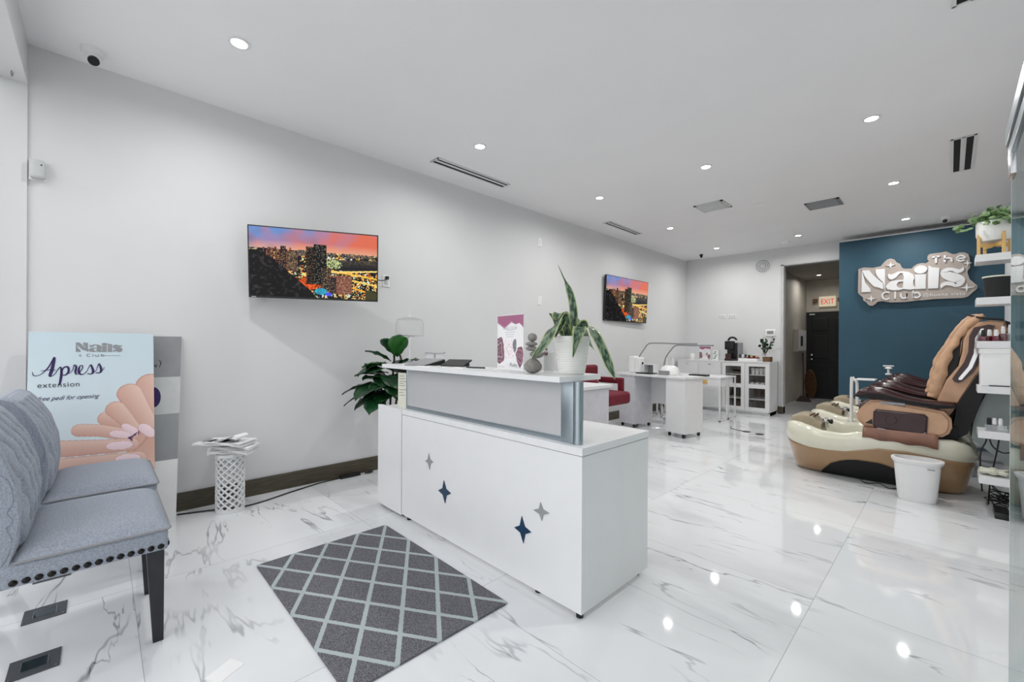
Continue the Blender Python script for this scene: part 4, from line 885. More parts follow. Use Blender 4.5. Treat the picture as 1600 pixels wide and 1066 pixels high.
def on_b(x, y, z=Hb): 
    return (-2.317-(Lb-x)*math.cos(th_)-y*math.sin(th_), 5.28-(Lb-x)*math.sin(th_)+y*math.cos(th_), z)
t = thing('towel_dispenser', 'white rounded box on the left end of the manicure desk', 'box', on_b(.17, .2), th_)
obj('body', box(-.07, .03, -.06, .06, 0, .245, bev=.02, seg=4), 'whitep', t, True); obj('side_body', box(.03, .13, -.05, .05, 0, .23, bev=.02, seg=4), 'whitep', t, True); obj('knob', box(.13, .145, -.01, .012, .13, .16, bev=.003), 'black', t); obj('cord', tube(smooth_path([(-.07, .05, .18), (-.1, .06, .12), (-.1, .05, .02)]), .008, 6), 'grey', t, True)
for k, (x, y, l, lb) in enumerate(((.45, .15, .3, 'black cushion mat on the left half of the manicure desk'),)):
    tag(obj('hand_rest_mat', box(-.16, .1, -.08, .08, 0, .018, bev=.006), 'black'), lb, 'mat').location = on_b(x, y)
bpy.data.objects['hand_rest_mat'].rotation_euler = (0, 0, th_)
t = thing('small_shelf_box', 'small open white box behind the black mat on the manicure desk', 'box', on_b(.34, .34), th_)
obj('shell', add_box(add_box(add_box(B(), -.09, .09, -.05, .06, .12, .13), -.09, -.08, -.05, .06, 0, .12), .08, .09, -.05, .06, 0, .12), 'white', t); obj('inside', box(-.08, .08, .04, .05, 0, .12), 'grey', t)
t = thing('nail_lamp', 'white domed nail curing lamp on the manicure desk', 'lamp', on_b(.72, .27), th_)
bm = lathe([(.13, 0), (.13, .05), (.11, .10), (.07, .125), (0, .13)], seg=28, cap1=False); obj('dome', bm, 'whitep', t, True); obj('opening', box(-.08, .08, -.135, -.11, .005, .06), 'grey', t); obj('base', box(-.13, .13, -.13, .1, 0, .008, bev=.003), 'lgrey', t)
for k, (x, yy) in enumerate(((.05, 0), (-.06, .02))): obj('bottle', lathe([(.018, .13), (.018, .2), (.008, .215), (.008, .24)], c=(x, yy, 0), seg=14), 'acrylic', t, True)
def arm_lamp(loc, pts, label, bar=.3):
    t = thing('arm_lamp', label, 'lamp', loc, 0, 'curved arm lamps over the manicure tables')
    obj('clamp', lathe([(.03, 0), (.03, .03), (.012, .04)], seg=16), 'grey', t, True); obj('arm', tube(smooth_path(pts), .010, 8), 'grey', t, True)
    e = Vector(pts[-1]); obj('light_bar', box(e.x, e.x+bar, e.y-.02, e.y+.02, e.z-.012, e.z+.008, bev=.003), 'grey', t)
arm_lamp(on_b(.13, .37), [(0, 0, .03), (-.04, 0, .2), (.06, .0, .36), (.11, 0, .42), (.20, 0, .44), (.55, 0, .43)], 'long grey arm lamp clamped at the left end of the manicure desk', .28)
arm_lamp((-2.93, 5.95, .69), [(0, 0, 0), (.02, 0, .28), (.12, 0, .44), (.20, 0, .50), (.4, 0, .50)], 'shorter grey arm lamp farther right, its bar ending before the small pink sign', .3)
# second table with metal loop legs
t = thing('vanity_table', 'white side table with thin metal loop legs in front of the back cabinets', 'table', (-3.55, 6.93, 0)); HT = .69; LT = 1.07
obj('top', box(0, LT, 0, .70, HT-.02, HT, bev=.002), 'white', t); d = obj('drawer', box(.02, LT-.02, .01, .6, HT-.14, HT-.02, bev=.002), 'white', t)
obj('label_pull', box(LT-.36, LT-.20, -.0, .011, HT-.11, HT-.045, bev=.004), 'wood', d); 
for y0 in (.0, .37):
    for x in (.01, LT-.025):
        b = B()
        for y in (y0, y0+.30): add_box(b, x, x+.022, y, y+.022, 0, HT-.02)
        add_box(b, x, x+.022, y0, y0+.32, 0, .02); obj('leg', b, 'white', t)
tag(obj('hand_rest_mat', box(-3.0, -2.72, 6.97, 7.13, HT, HT+.03, bev=.006), 'black'), 'black mat on the white side table in front of the drawers', 'mat')
# near desk left of the counter
t = thing('manicure_table', 'plain white manicure table just behind the reception counter', 'table', (-3.55, 2.95, 0))
obj('top', box(0, 1.175, 0, .78, .755, .785, bev=.002), 'white', t)
for x0, x1 in ((.03, .36), (.80, 1.155)): obj('pedestal', box(x0, x1, .02, .74, .02, .755, bev=.002), 'pedgrey', t)
obj('kickboard', box(.36, .8, .6, .615, .3, .755), 'white', t)

def gas_base(t, h, r=.26, m='black', spokes=5):
    obj('gas_column', lathe([(.028, .06), (.028, h*.55), (.016, h*.55), (.016, h)], seg=16), m, t, True)
    for k in range(spokes):
        a = 2*PI*k/spokes+.3; p = obj('spoke', tube([(0, 0, .09), (r*.5*math.cos(a), r*.5*math.sin(a), .08), (r*math.cos(a), r*math.sin(a), .055)], [.02, .016, .012], 8), m, t, True)
        b = lathe([(.02, -.012), (.024, 0), (.02, .012)], seg=14); bmesh.ops.transform(b, matrix=Matrix.Translation((r*math.cos(a), r*math.sin(a), .024)) @ Matrix.Rotation(a, 4, 'Z') @ Matrix.Rotation(PI/2, 4, 'X'), verts=b.verts); obj('castor', b, 'black', p, True)
t = thing('red_salon_chair', 'crimson velvet swivel armchair between the white manicure tables', 'chair', (-2.98, 4.42, 0), 0)
gas_base(t, .47)
obj('seat', box(-.24, .27, -.25, .25, .47, .62, bev=.055, seg=5), 'red', t, True); obj('backrest', box(-.30, -.20, -.24, .24, .52, .93, bev=.04, seg=4), 'red', t, True)
for y in (-.31, .25): obj('armrest', add_box(box(-.22, .14, y, y+.06, .70, .775, bev=.02, seg=3), .07, .14, y, y+.06, .52, .74, bev=.02, seg=3), 'red', t, True)
t = thing('white_quilted_stool', 'white quilted stool on a chrome star base under the manicure desk', 'stool', (-3.12, 6.28, 0), .3)
gas_base(t, .44, .24, 'chrome')
obj('seat', box(-.19, .19, -.19, .19, .43, .55, bev=.045, seg=4), 'whitelea', t, True)
b = B()
for i in range(4):
    for z in range(2): add_box(b, -.17+i*.085, -.087+i*.085, .16, .22, .56+z*.085, .643+z*.085, bev=.016, seg=3)
obj('quilted_back', b, 'whitelea', t, True); obj('back_bar', tube([(0, .14, .46), (0, .2, .5), (0, .2, .6)], .014, 8), 'chrome', t, True)

# ------------------------------------------------------------------ back cabinets
t = thing('drawer_cabinet', 'white low cabinet with two top drawers on the back wall', 'cabinet', (-3.70, 8.1, 0))
obj('body', box(0, .822, 0, .48, .05, .90, bev=.002), 'white', t); obj('top', box(-.0, .822, -.01, .48, .90, .92), 'white', t); obj('plinth', box(.0, .822, .03, .48, 0, .05), 'pedgrey', t)
for k in range(2):
    d = obj('drawer', box(.01+k*.41, .40+k*.41, -.018, .0, .63, .89, bev=.002), 'white', t); obj('knob', box(.18+k*.41, .22+k*.41, -.03, -.018, .85, .858), 'grey', d)
    obj('door', add_box(box(.01+k*.41, .40+k*.41, -.016, 0, .07, .61, bev=.002), .06+k*.41, .35+k*.41, -.019, -.016, .12, .56, bev=.002), 'grain', t)
t = thing('glass_door_cabinet', 'white cabinet with two glazed doors, cups inside, on the back wall', 'cabinet', (-2.872, 8.1, 0)); CW = .765
b = B(); add_box(b, 0, .02, 0, .48, 0, .90); add_box(b, CW-.02, CW, 0, .48, 0, .90); add_box(b, 0, CW, .46, .48, 0, .9); add_box(b, 0, CW, 0, .48, .04, .06); add_box(b, .02, CW-.02, .02, .46, .47, .485); add_box(b, .02, CW-.02, .02, .46, .26, .272); add_box(b, .02, CW-.02, .02, .46, .68, .692); add_box(b, .375, .39, .02, .46, .06, .9)
obj('body', b, 'white', t); obj('top', box(-.005, CW+.005, -.015, .48, .90, .92), 'white', t); obj('plinth', box(.0, CW, .02, .4, 0, .04), 'white', t); obj('inner_back', box(.02, CW-.02, .44, .46, .06, .9), 'wood2', t)
for k in range(2):
    x0 = .005+k*.38; x1 = x0+.375; b = B()
    for a in ((x0, x0+.06, .06, .895), (x1-.06, x1, .06, .895), (x0+.06, x1-.06, .06, .13), (x0+.06, x1-.06, .835, .895), (x0+.06, x1-.06, .46, .53)): add_box(b, a[0], a[1], -.02, 0, a[2], a[3])
    d = obj('door', b, 'white', t); obj('pane', box(x0+.06, x1-.06, -.012, -.008, .13, .46), 'pane', d); obj('pane', box(x0+.06, x1-.06, -.012, -.008, .53, .835), 'pane', d)
for k in range(4):
    tag(obj('paper_cup', lathe([(.026, 0), (.036, .11), (.036, .115), (.0, .115)], c=(-2.40+k*.066, 8.22, .692), seg=16, cap1=False), 'paper', None, True), 'white paper cup in the upper right glazed shelf, %s of the row' % ('first', 'second', 'third', 'last')[k], 'cup', 'paper cups in the glazed cabinet')
for k in range(3):
    b = lathe([(.036, 0), (.036, .09), (0, .09)], seg=16, cap1=False); bmesh.ops.transform(b, matrix=Matrix.Rotation(PI/2, 4, 'X'), verts=b.verts)
    o = tag(obj('paper_roll', b, 'paper', None, True), 'white roll lying on the middle shelf of the glazed cabinet, %s from the left' % ('first', 'second', 'third')[k], 'roll', 'rolls in the glazed cabinet'); o.location = (-2.41+k*.08, 8.28, .521)
TZ = .92
t = thing('coffee_machine', 'black capsule coffee machine with raised lever on the back cabinet', 'coffee machine', (-2.79, 8.32, TZ))
obj('base', box(-.08, .08, -.13, .12, 0, .04, bev=.01), 'black', t, True); obj('body', box(-.08, .10, 0, .12, .04, .33, bev=.02), 'black', t, True); obj('head', box(-.085, .06, -.12, .02, .20, .36, bev=.025), 'blackm', t, True); obj('front_panel', box(-.06, .035, -.135, -.12, .02, .13), 'maroonl', t); obj('tank', box(.10, .16, 0, .12, .03, .33, bev=.01), 'grey', t)
obj('lever', tube(smooth_path([(-.04, -.06, .37), (.0, -.05, .42), (.05, -.02, .42), (.09, .0, .38)]), .018, 8), 'black', t, True)
tag(obj('storage_box', box(-2.62, -2.315, 8.15, 8.33, TZ, TZ+.05, bev=.004), 'paper'), 'flat white box lying on the glazed cabinet top', 'box')
t = thing('snack_tray', 'tray of small dark packets standing on the flat white box', 'tray', (-2.44, 8.25, TZ+.05)); obj('tray', box(-.05, .12, -.05, .05, 0, .02, bev=.004), 'red', t)
for k in range(4): obj('packet', box(-.045+k*.04, -.01+k*.04, -.03, .03, .02, .06-.005*k), ('blackm', 'wood', 'ink', 'wood')[k], t)
t = thing('mug_holder', 'small rack of dark cups beside the coffee machine', 'rack', (-2.575, 8.25, TZ+.05)); obj('wire_base', box(-.07, .07, -.05, .05, 0, .012), 'grey', t)
for k in range(3): obj('cup', lathe([(.016, .012), (.02, .07), (0, .07)], c=(-.045+k*.045, 0, 0), seg=12, cap1=False), ('ink', 'paper', 'ink')[k], t, True)
tag(obj('wooden_box', box(-2.23, -2.12, 8.14, 8.3, TZ, TZ+.085, bev=.004), 'wood2'), 'small brown wooden box at the right end of the glazed cabinet', 'box')
t = thing('leafy_vase', 'glass vase of dark round leaves at the right end of the back cabinet', 'plant', (-2.262, 8.36, TZ))
obj('vase', lathe([(.04, 0), (.035, .09), (.045, .15), (.042, .15), (.03, .09)], cap1=False), 'acrylic', t, True); b = B(); bl = B()
for k in range(26):
    a = rf.uniform(0, 6.28); h = rf.uniform(.2, .42); r = rf.uniform(.03, .15)*(h/.35); p = (r*math.cos(a), r*math.sin(a), h); add_tube(b, smooth_path([(0, 0, .1), (p[0]*.4, p[1]*.4, .2), p], 3), .003, 5)
    n = Vector((rf.uniform(-1, 1), rf.uniform(-1.5, -.2), rf.uniform(-.3, 1))).normalized(); q = n.to_track_quat('Z', 'Y').to_matrix(); add_rings(bl, [[Vector(p)+q @ Vector((.032*math.cos(x)*s, .026*math.sin(x)*s, zz)) for x in np.linspace(0, 2*PI, 9)[:-1]] for s, zz in ((1, 0), (.6, .004))])
obj('stems', b, 'stem', t, True); obj('leaves', bl, 'leaf', t)
t = thing('tabletop_sign', 'small pink menu sign standing on the drawer cabinet at the back', 'sign', (-3.22, 8.2, TZ), -.3)
obj('holder', box(-.125, .125, 0, .006, 0, .26), 'acrylic', t); grid_picture('printed_sheet', sign_img()[::2, ::2], (-.12, -.002, .004), (.24, 0, 0), (0, 0, .25), 'vc', t)
t = thing('green_label_box', 'small white carton with a green label behind the side table', 'carton', (-3.02, 8.22, TZ)); obj('carton', box(-.05, .05, -.04, .04, 0, .19), 'paper', t)
for k in range(5): obj('label_mark', box(-.035+.02*(k % 3), -.0+.012*(k % 3), -.042, -.04, .03+k*.03, .048+k*.03), 'teal', t)
tag(obj('storage_jar', lathe([(.04, 0), (.045, .1), (.03, .12), (0, .12)], c=(-3.5, 8.3, TZ), cap1=False), 'ceramic', None, True), 'white jar at the left end of the drawer cabinet', 'jar')
t = thing('floor_outlet', 'pair of black cord covers lying flat on the shiny floor', 'outlet', (-1.86, 6.38, 0)); 
for dx, dy in ((-.09, .03), (.09, -.03)): obj('cover', lathe([(.05, 0), (.045, .006), (0, .007)], c=(dx, dy, 0), cap1=False), 'black', t, True)
obj('cord', tube(smooth_path([(-.12, .03, .004), (-.3, .1, .004), (-.38, .3, .004)]), .004, 6), 'ink', t, True)

# ------------------------------------------------------------------ pedicure spa chairs
XC, AX, BY = -.485, .635, .41
seam_p = [(-1.122, .308), (-1.03, .281), (-.907, .26), (-.76, .259), (-.618, .272), (-.51, .306), (-.41, .336), (-.238, .339), (-.058, .315), (.15, .286)]
rim_p = [(-1.12, .455), (-1.05, .47), (-.947, .452), (-.825, .424), (-.652, .42), (-.516, .462), (-.3, .465), (-.05, .456), (.04, .46), (.10, .44), (.15, .36)]
arch_p = [(-.86, 0), (-.83, .04), (-.743, .131), (-.642, .187), (-.531, .208), (-.424, .203), (-.321, .178), (-.2, .11), (-.12, .03), (-.1, 0)]
ip = lambda P_, x: float(np.interp(x, [p[0] for p in P_], [p[1] for p in P_]))
def plan(s):
    c, n = math.cos(s), math.sin(s); e = 2/3.4
    return XC+AX*math.copysign(abs(c)**e, c), BY*math.copysign(abs(n)**e, n)
def tub_pt(s, z, inset=1.0):
    x, y = plan(s); zs = ip(seam_p, x); t = min(1, max(0, z/zs)); fy = (.50+.50*t**.75)*inset; fx = .90+.10*t
    return (XC+(x-XC)*fx*(inset if inset < 1 else 1), y*fy, z)
NS = 120
def pedi(y0, label):
    t = thing('pedicure_spa_chair', label, 'spa chair', (0, y0, 0), 0, 'pedicure spa chairs along the right wall')
    ss = [2*PI*(k+.5)/NS for k in range(NS)]
    rings = []
    for j in range(9):
        r = []
        for s in ss:
            x, y = plan(s); zb = ip(arch_p, XC+(x-XC)*.95) if (abs(y) > BY*.7) else 0; zs = ip(seam_p, x); r.append(tub_pt(s, zb+(zs-zb)*j/8))
        rings.append(r)
    obj('base_shell', add_rings(B(), rings, True, False, False), 'brown', t, 2).modifiers.new('thickness', 'SOLIDIFY').thickness = -.006
    rings = [[tub_pt(s, .245*j/5, .955) for s in ss] for j in range(6)]; obj('arch_panel', add_rings(B(), rings), 'blackm', t, 2)
    rings = []
    for k, (sc, f) in enumerate(((1.0, 0), (1.022, .06), (1.03, .5), (1.018, .88), (.985, .985), (.95, 1.0), (.92, .99))):
        r = []
        for s in ss:
            x, y = plan(s); zs, zr = ip(seam_p, x)-.004, ip(rim_p, x); r.append((XC+(x-XC)*sc, y*sc, zs+(zr-zs)*f))
        rings.append(r)
    sm = lambda x: min(1, max(0, (-.44-x)/.12))
    for sc, dp in ((.88, .0), (.84, .03), (.80, .10), (.76, .16), (.6, .2), (.35, .21), (.1, .21)):
        r = []
        for s in ss:
            x, y = plan(s); xx = XC+(x-XC)*sc; fr_ = min(1, max(0, (xx+1.0)/.08)); r.append((xx, y*sc, ip(rim_p, x)*sc**.0*.99-dp*sm(xx)*(.3+.7*fr_)))
        rings.append(r)
    obj('basin', add_rings(B(), rings, True, False, True), 'cream', t, 2)
    # footrest pillow with two ridges
    rr = []
    for k in range(13):
        q = k/12; x = -1.085+q*.235; h = .478+.045*math.sin(PI*min(1, q*1.05+.12))-(.035*max(0, q-.8)/.2)
        if k in (8, 10): h -= .006
        w = .14-.015*q; rr.append([(x, -w, h-.10), (x, -w, h-.022), (x, -w*.93, h-.006), (x, -w*.8, h), (x, w*.8, h), (x, w*.93, h-.006), (x, w, h-.022), (x, w, h-.10)])
    obj('foot_pillow', add_rings(B(), rr), 'beige', t, True)
    for x in (-.945, -.915): obj('pillow_strip', box(x, x+.006, -.11, .11, .498, .516), 'wood2', t)
    b = B(); bmesh.ops.create_uvsphere(b, u_segments=16, v_segments=10, radius=.032, matrix=Matrix.Translation((-.83, -.02, .46))); add_tube(b, [(-.83, -.02, .40), (-.83, -.02, .45)], .022, 12); obj('faucet', b, 'chrome', t, True)
    b = lathe([(.02, 0), (.024, .02), (.012, .026)], seg=16); bmesh.ops.transform(b, matrix=Matrix.Translation((-.80, -.02, .46)) @ Matrix.Rotation(PI/2, 4, 'Y'), verts=b.verts); obj('spout', b, 'black', t, True)
    # skirt
    for sg in (-1, 1):
        b = B(); n = 16; rows = []
        for i in range(n+1):
            x = -.512+.454*i/n; zb = .413-.02*i/n+.006*math.sin(i*1.1); wv = .004*math.sin(i*2.1); rows.append([b.verts.new((x, sg*yy, z)) for yy, z in ((.30, .50), (.40, .495), (.428+wv, .46), (.432+wv, zb))])
        for a, c in zip(rows, rows[1:]):
            for j in range(3): b.faces.new((a[j], a[j+1], c[j+1], c[j]))
        obj('skirt', b, 'skirt', t, True).modifiers.new('thickness', 'SOLIDIFY').thickness = .003
    obj('seat_pedestal', box(-.50, .05, -.28, .28, .44, .56, bev=.02), 'blackm', t, True)
    obj('seat', box(-.56, -.02, -.26, .26, .54, .69, bev=.05, seg=5), 'maroonl', t, True)
    side = [(-.561, .6), (-.554, .549), (-.514, .503), (-.437, .490), (-.125, .463), (-.037, .477), (.0, .51), (.016, .56), (.012, .623), (-.027, .678), (-.09, .69), (-.148, .696), (-.412, .734), (-.47, .727), (-.53, .66)]
    arm_t = [(-.575, .765), (-.55, .80), (-.515, .828), (-.464, .843), (-.41, .838), (-.362, .829), (-.3, .803), (-.241, .782), (-.18, .768), (-.126, .761), (-.04, .757), (.037, .754)]
    arm_m = [(-.575, .755), (-.515, .775), (-.464, .785), (-.362, .775), (-.241, .745), (-.1, .727), (.037, .725)]
    arm_b = [(-.575, .748), (-.515, .738), (-.362, .739), (-.241, .718), (-.059, .698), (.037, .709)]
    for sg in (-1, 1):
        b = prism_xz(side, sg*.375, sg*.265); bmesh.ops.recalc_face_normals(b, faces=b.faces); bmesh.ops.bevel(b, geom=[e for e in b.edges if abs(e.verts[0].co.y-e.verts[1].co.y) < .01], offset=.022, segments=4, affect='EDGES'); p = obj('side_body', b, 'tan', t, True)
        pad = [(-.446, .634), (-.427, .656), (-.136, .647), (-.116, .626), (-.121, .505), (-.15, .481), (-.433, .495), (-.449, .517)]
        b = prism_xz(pad, sg*.395, sg*.37); bmesh.ops.recalc_face_normals(b, faces=b.faces); bmesh.ops.bevel(b, geom=[e for e in b.edges if abs(e.verts[0].co.y) > .39 and abs(e.verts[1].co.y) > .39], offset=.012, segments=3, affect='EDGES'); q = obj('side_pad', b, 'maroonl', p, True)
        obj('embossed_ring', tube([(-.333+.034*math.cos(a), sg*.396, .578+.034*math.sin(a)) for a in np.linspace(0, 2*PI, 25)], .004, 6), 'maroonl', p, True)
        obj('pad_trim', tube(smooth_path([(-.42, sg*.392, .499), (-.3, sg*.397, .489), (-.17, sg*.394, .485), (-.128, sg*.392, .505)]), .003, 6), 'chrome', p, True)
        obj('front_vent', prism_xz([(-.50, .53), (-.455, .57), (-.45, .525)], sg*.378, sg*.37), 'black', p)
        obj('button_strip', box(-.40, -.25, min(sg*.37, sg*.378), max(sg*.37, sg*.378), .70, .722, bev=.003), 'grey', p)
        # armrest
        xs = np.linspace(-.575, .037, 22); rt_, rb = [], []
        for i, x in enumerate(xs):
            w = .062*min(1, .35+(i/3))*(1 if i < 20 else .92); yc = sg*.325; zt, zm, zb = ip(arm_t, x), ip(arm_m, x), ip(arm_b, x)
            rt_.append([(x, yc+w*math.cos(a), zm+(zt-zm)*max(0, math.sin(a))**.7) for a in np.linspace(0, PI, 12)]); rb.append([(x, yc-w, zm), (x, yc+w, zm), (x, yc+w*.8, zb), (x, yc-w*.8, zb)])
        p = obj('armrest', add_rings(B(), rt_), 'maroon', t, 2); obj('armrest_underside', add_rings(B(), rb), 'blackm', p, True)
    body = [(-.067, .762), (-.018, .917), (.047, 1.03), (.068, 1.14), (.073, 1.233), (.099, 1.31), (.151, 1.37), (.212, 1.383), (.285, 1.373), (.30, 1.30), (.275, 1.2), (.21, 1.05), (.142, .95), (.05, .735), (-.02, .60), (-.06, .65)]
    b = prism_xz(body, -.25, .25); bmesh.ops.recalc_face_normals(b, faces=b.faces); bmesh.ops.bevel(b, geom=[e for e in b.edges if abs(e.verts[0].co.y-e.verts[1].co.y) < .01], offset=.012, segments=3, affect='EDGES'); obj('backrest', b, 'tan', t, True)
    obj('gap_shade_filler', prism_xz([(-.06, .78), (-.012, .9), (.035, 1.0), (.055, 1.1), (.062, 1.22), (.088, 1.30), (.13, 1.36), (.10, 1.35), (.04, 1.26), (.0, 1.14), (-.03, 1.0), (-.07, .85)], -.225, .225), 'blackm', t, True)  # black filler stands in for the shade between massage pads and backrest
    strim = [(.026, .907), (.015, .93), (.03, .965), (.078, 1.064), (.099, 1.141), (.104, 1.263), (.129, 1.331), (.205, 1.351), (.235, 1.34), (.20, 1.26), (.185, 1.18), (.17, 1.09), (.12, .98), (.07, .915), (.047, .902)]
    for sg in (-1, 1):
        p = obj('side_trim', prism_xz(strim, sg*.262, sg*.245), 'maroon', t, True)
        obj('chrome_inlay', prism_xz([(.048, .925), (.05, .94), (.1, 1.03), (.128, 1.13), (.135, 1.25), (.165, 1.32), (.18, 1.32), (.155, 1.25), (.15, 1.12), (.12, 1.02), (.065, .925)], sg*.268, sg*.258), 'chrome', p, True)
    rear = [(.037, .72), (.141, .955), (.21, 1.055), (.275, 1.205), (.30, 1.31), (.285, 1.378), (.32, 1.36), (.335, 1.25), (.30, 1.1), (.22, .9), (.175, .80), (.15, .70), (.122, .6), (.10, .51), (.049, .468), (-.005, .483), (.017, .549), (.03, .62)]
    obj('rear_shell', prism_xz(rear, -.262, .262), 'blackm', t, True)
    obj('rear_cover', prism_xz([(.16, .72), (.13, .60), (.12, .47), (.30, .30), (.38, .30), (.40, .8), (.34, 1.15), (.30, 1.1), (.22, .9)], -.2, .2), 'rearcover', t, True)
    obj('head_strap', tube([(.10, -.2, 1.43), (.17, -.25, 1.40), (.28, -.25, 1.385)], .008, 6), 'blackm', t, True)
    # two draped massage pads with ruffled rear edge
    front = [(-.142, .775), (-.131, .829), (-.11, .95), (-.086, 1.073), (-.06, 1.13), (-.03, 1.186), (.0, 1.26), (.036, 1.33), (.075, 1.39), (.115, 1.43), (.14, 1.435)]
    backe = [(-.084, .761), (-.055, .85), (-.03, .96), (-.012, 1.06), (.005, 1.14), (.03, 1.20), (.058, 1.265), (.09, 1.32), (.13, 1.365), (.165, 1.40), (.17, 1.42)]
    for y0_, y1_, dx, dz in ((-.235, -.03, .015, 0), (.03, .235, -.005, .015)):
        ns = 46; g0 = []; bm = B(); nw = 10
        for i in range(ns+1):
            q = i/ns*(len(front)-1); k = min(int(q), len(front)-2); f_ = q-k
            F_ = [front[k][a]*(1-f_)+front[k+1][a]*f_ for a in (0, 1)]; K_ = [backe[k][a]*(1-f_)+backe[k+1][a]*f_ for a in (0, 1)]
            rw = .007*math.sin(i*.9)*(1 if i > 8 else .3); r = []
            for j in range(nw+1):
                yy = y0_+(y1_-y0_)*j/nw; e = (abs(j/nw*2-1))**6; qq = .005*math.cos(i*1.6+abs(j/nw*2-1)*3)*(1 if i < 14 else .2); r.append((F_[0]+dx+.02*e+qq, yy, F_[1]+dz))
            for j in range(nw, -1, -1):
                yy = y0_+(y1_-y0_)*j/nw; r.append((K_[0]+dx+rw*(1 if j in (0, 1, nw, nw-1) else .4), yy, K_[1]+dz))
            g0.append(r)
        obj('massage_pad', add_rings(bm, g0), 'padtan', t, 2)
    return t
M['rearcover'] = mat('grey_green_plastic', (148, 158, 156), .4)
M['padtan'] = mat('tan_quilted_leather', (200, 160, 126), .5, var=.14, scale=14, bump=.35, bscale=40)
pc = pedi(5.06, 'nearest pedicure spa chair, its brown tub fully in view behind the white bin')
dup(pc, 'middle pedicure spa chair, only its cream tub front and arms showing behind the nearest', (0, 6.15, 0), 0)
dup(pc, 'farthest pedicure spa chair by the navy wall, mostly hidden', (0, 7.24, 0), 0)
obj('tray_arm', tube(smooth_path([(-.69, .40, .01), (-.69, .40, .80), (-.675, .40, .848), (-.65, .40, .83), (-.645, .40, .78), (-.645, .40, .60)]), .014, 8), 'whitep', pc, True, label='white bent-tube tray arm'); obj('tray', box(-.65, -.50, .30, .50, .85, .862, bev=.003), 'whitep', pc)
t = thing('hand_shower', 'small white nozzle standing on the near armrest of the farthest spa chair', 'nozzle', (-.52, 6.915, .842))
obj('handle', lathe([(.03, 0), (.03, .015), (.012, .02), (.012, .07)], seg=14), 'whitep', t, True); obj('head', add_box(lathe([(.02, .07), (.04, .08), (.02, .095)], seg=16), -.05, .05, -.012, .012, .1, .115, bev=.004), 'whitep', t, True)

# white bin
t = thing('waste_bin', 'white oval open-top waste bin in front of the nearest spa chair', 'bin', (-.172, 4.515, 0))
def oval(rx, ry, z, n=40): return [(rx*math.copysign(abs(math.cos(a))**.8, math.cos(a)), ry*math.copysign(abs(math.sin(a))**.8, math.sin(a)), z) for a in [2*PI*k/n for k in range(n)]]
obj('body', add_rings(B(), [oval(.105, .075, 0), oval(.112, .08, .02), oval(.135, .098, .30), oval(.130, .093, .30), oval(.10, .07, .02)]), 'whitep', t, True)
obj('rim', add_rings(B(), [oval(.137, .10, .285), oval(.15, .112, .305), oval(.15, .112, .318), oval(.13, .094, .322), oval(.13, .094, .29)], True, False, False), 'whitep', t, True)
obj('maker_mark', box(.06, .10, -.096, -.09, .262, .268), 'grey', t)

# ------------------------------------------------------------------ floating shelves by the right wall
SHZ = [1.828, 1.526, 1.221, .908, .594, .277]
names_ = ['top floating shelf carrying the potted plant', 'second floating shelf from the top, with the black pot', 'third floating shelf, with nail polish above the white box', 'fourth floating shelf, just under the white box', 'fifth floating shelf, with two clear polish trays', 'lowest white floating shelf above the tangled cables']
for k, z in enumerate(SHZ):
    o = obj('floating_shelf', box(.125+.004*k, XR, 4.42, 4.64, z-.05, z, bev=.002), 'white'); tag(o, names_[k], 'shelf', 'white floating shelves on the right wall')
t = thing('storage_bin_box', 'large plain white box between the third and fourth floating shelves', 'box', (.15, 4.425, .908)); obj('body', box(0, .335, 0, .2, 0, .235, bev=.01, seg=3), 'whitep', t, True); obj('lid', box(-.006, .338, -.004, .206, .225, .262, bev=.004), 'whitep', t); obj('gap_strip', box(.04, .32, -.003, .0, .0, .008), 'black', t)
t = thing('wood_stand_planter', 'leafy plant in a pale pot on a wooden stand on the top shelf', 'plant', (.215, 4.52, 1.828))
obj('pot', lathe([(.07, .10), (.088, .14), (.09, .235), (.084, .235), (.08, .2)], cap1=False, seg=32), 'ceramic', t, True)
for a in range(4):
    x, y = .085*math.cos(a*PI/2+.5), .085*math.sin(a*PI/2+.5); obj('stand_leg', box(x-.009, x+.009, y-.009, y+.009, 0, .15, bev=.003), 'wood', t)
obj('stand_cross', add_box(box(-.08, .08, -.01, .01, .06, .085, rz=.5), -.08, .08, -.01, .01, .06, .085, rz=.5+PI/2), 'wood', t)
b, bl = B(), B()
for k in range(150):
    a = rf.uniform(0, 6.28); rr_ = rf.uniform(.02, .19)*1.0; h = .22+rf.uniform(0, .14)*(1-rr_/.26)+(-.03 if rr_ > .14 else 0); p = Vector((rr_*math.cos(a), rr_*math.sin(a)*.7, h))
    if k % 5 == 0: add_tube(b, smooth_path([(0, 0, .18), (p.x*.4, p.y*.4, .25), p], 3), .002, 4)
    n = Vector((rf.uniform(-1, 1), rf.uniform(-1.3, .3), rf.uniform(-.2, 1.2))).normalized(); q = n.to_track_quat('Z', 'Y').to_matrix(); L_2 = rf.uniform(.010, .018)
    add_rings(bl, [[p+q @ Vector((L_2*1.5*math.cos(x)*s, L_2*math.sin(x)*s, zz)) for x in np.linspace(0, 2*PI, 9)[:-1]] for s, zz in ((1, 0), (.6, .002))])
obj('stems', b, 'leafs', t); obj('foliage', bl, 'leafs', t)
t = thing('black_planter', 'black round pot with a cream rim on the second shelf', 'pot', (.235, 4.50, 1.526)); obj('pot', lathe([(.062, 0), (.076, .145), (.072, .145), (.06, .02)], cap1=False), 'blackm', t, True); obj('rim', lathe([(.077, .14), (.078, .15), (.07, .15)], cap0=False, cap1=False), 'cpaper', t, True)
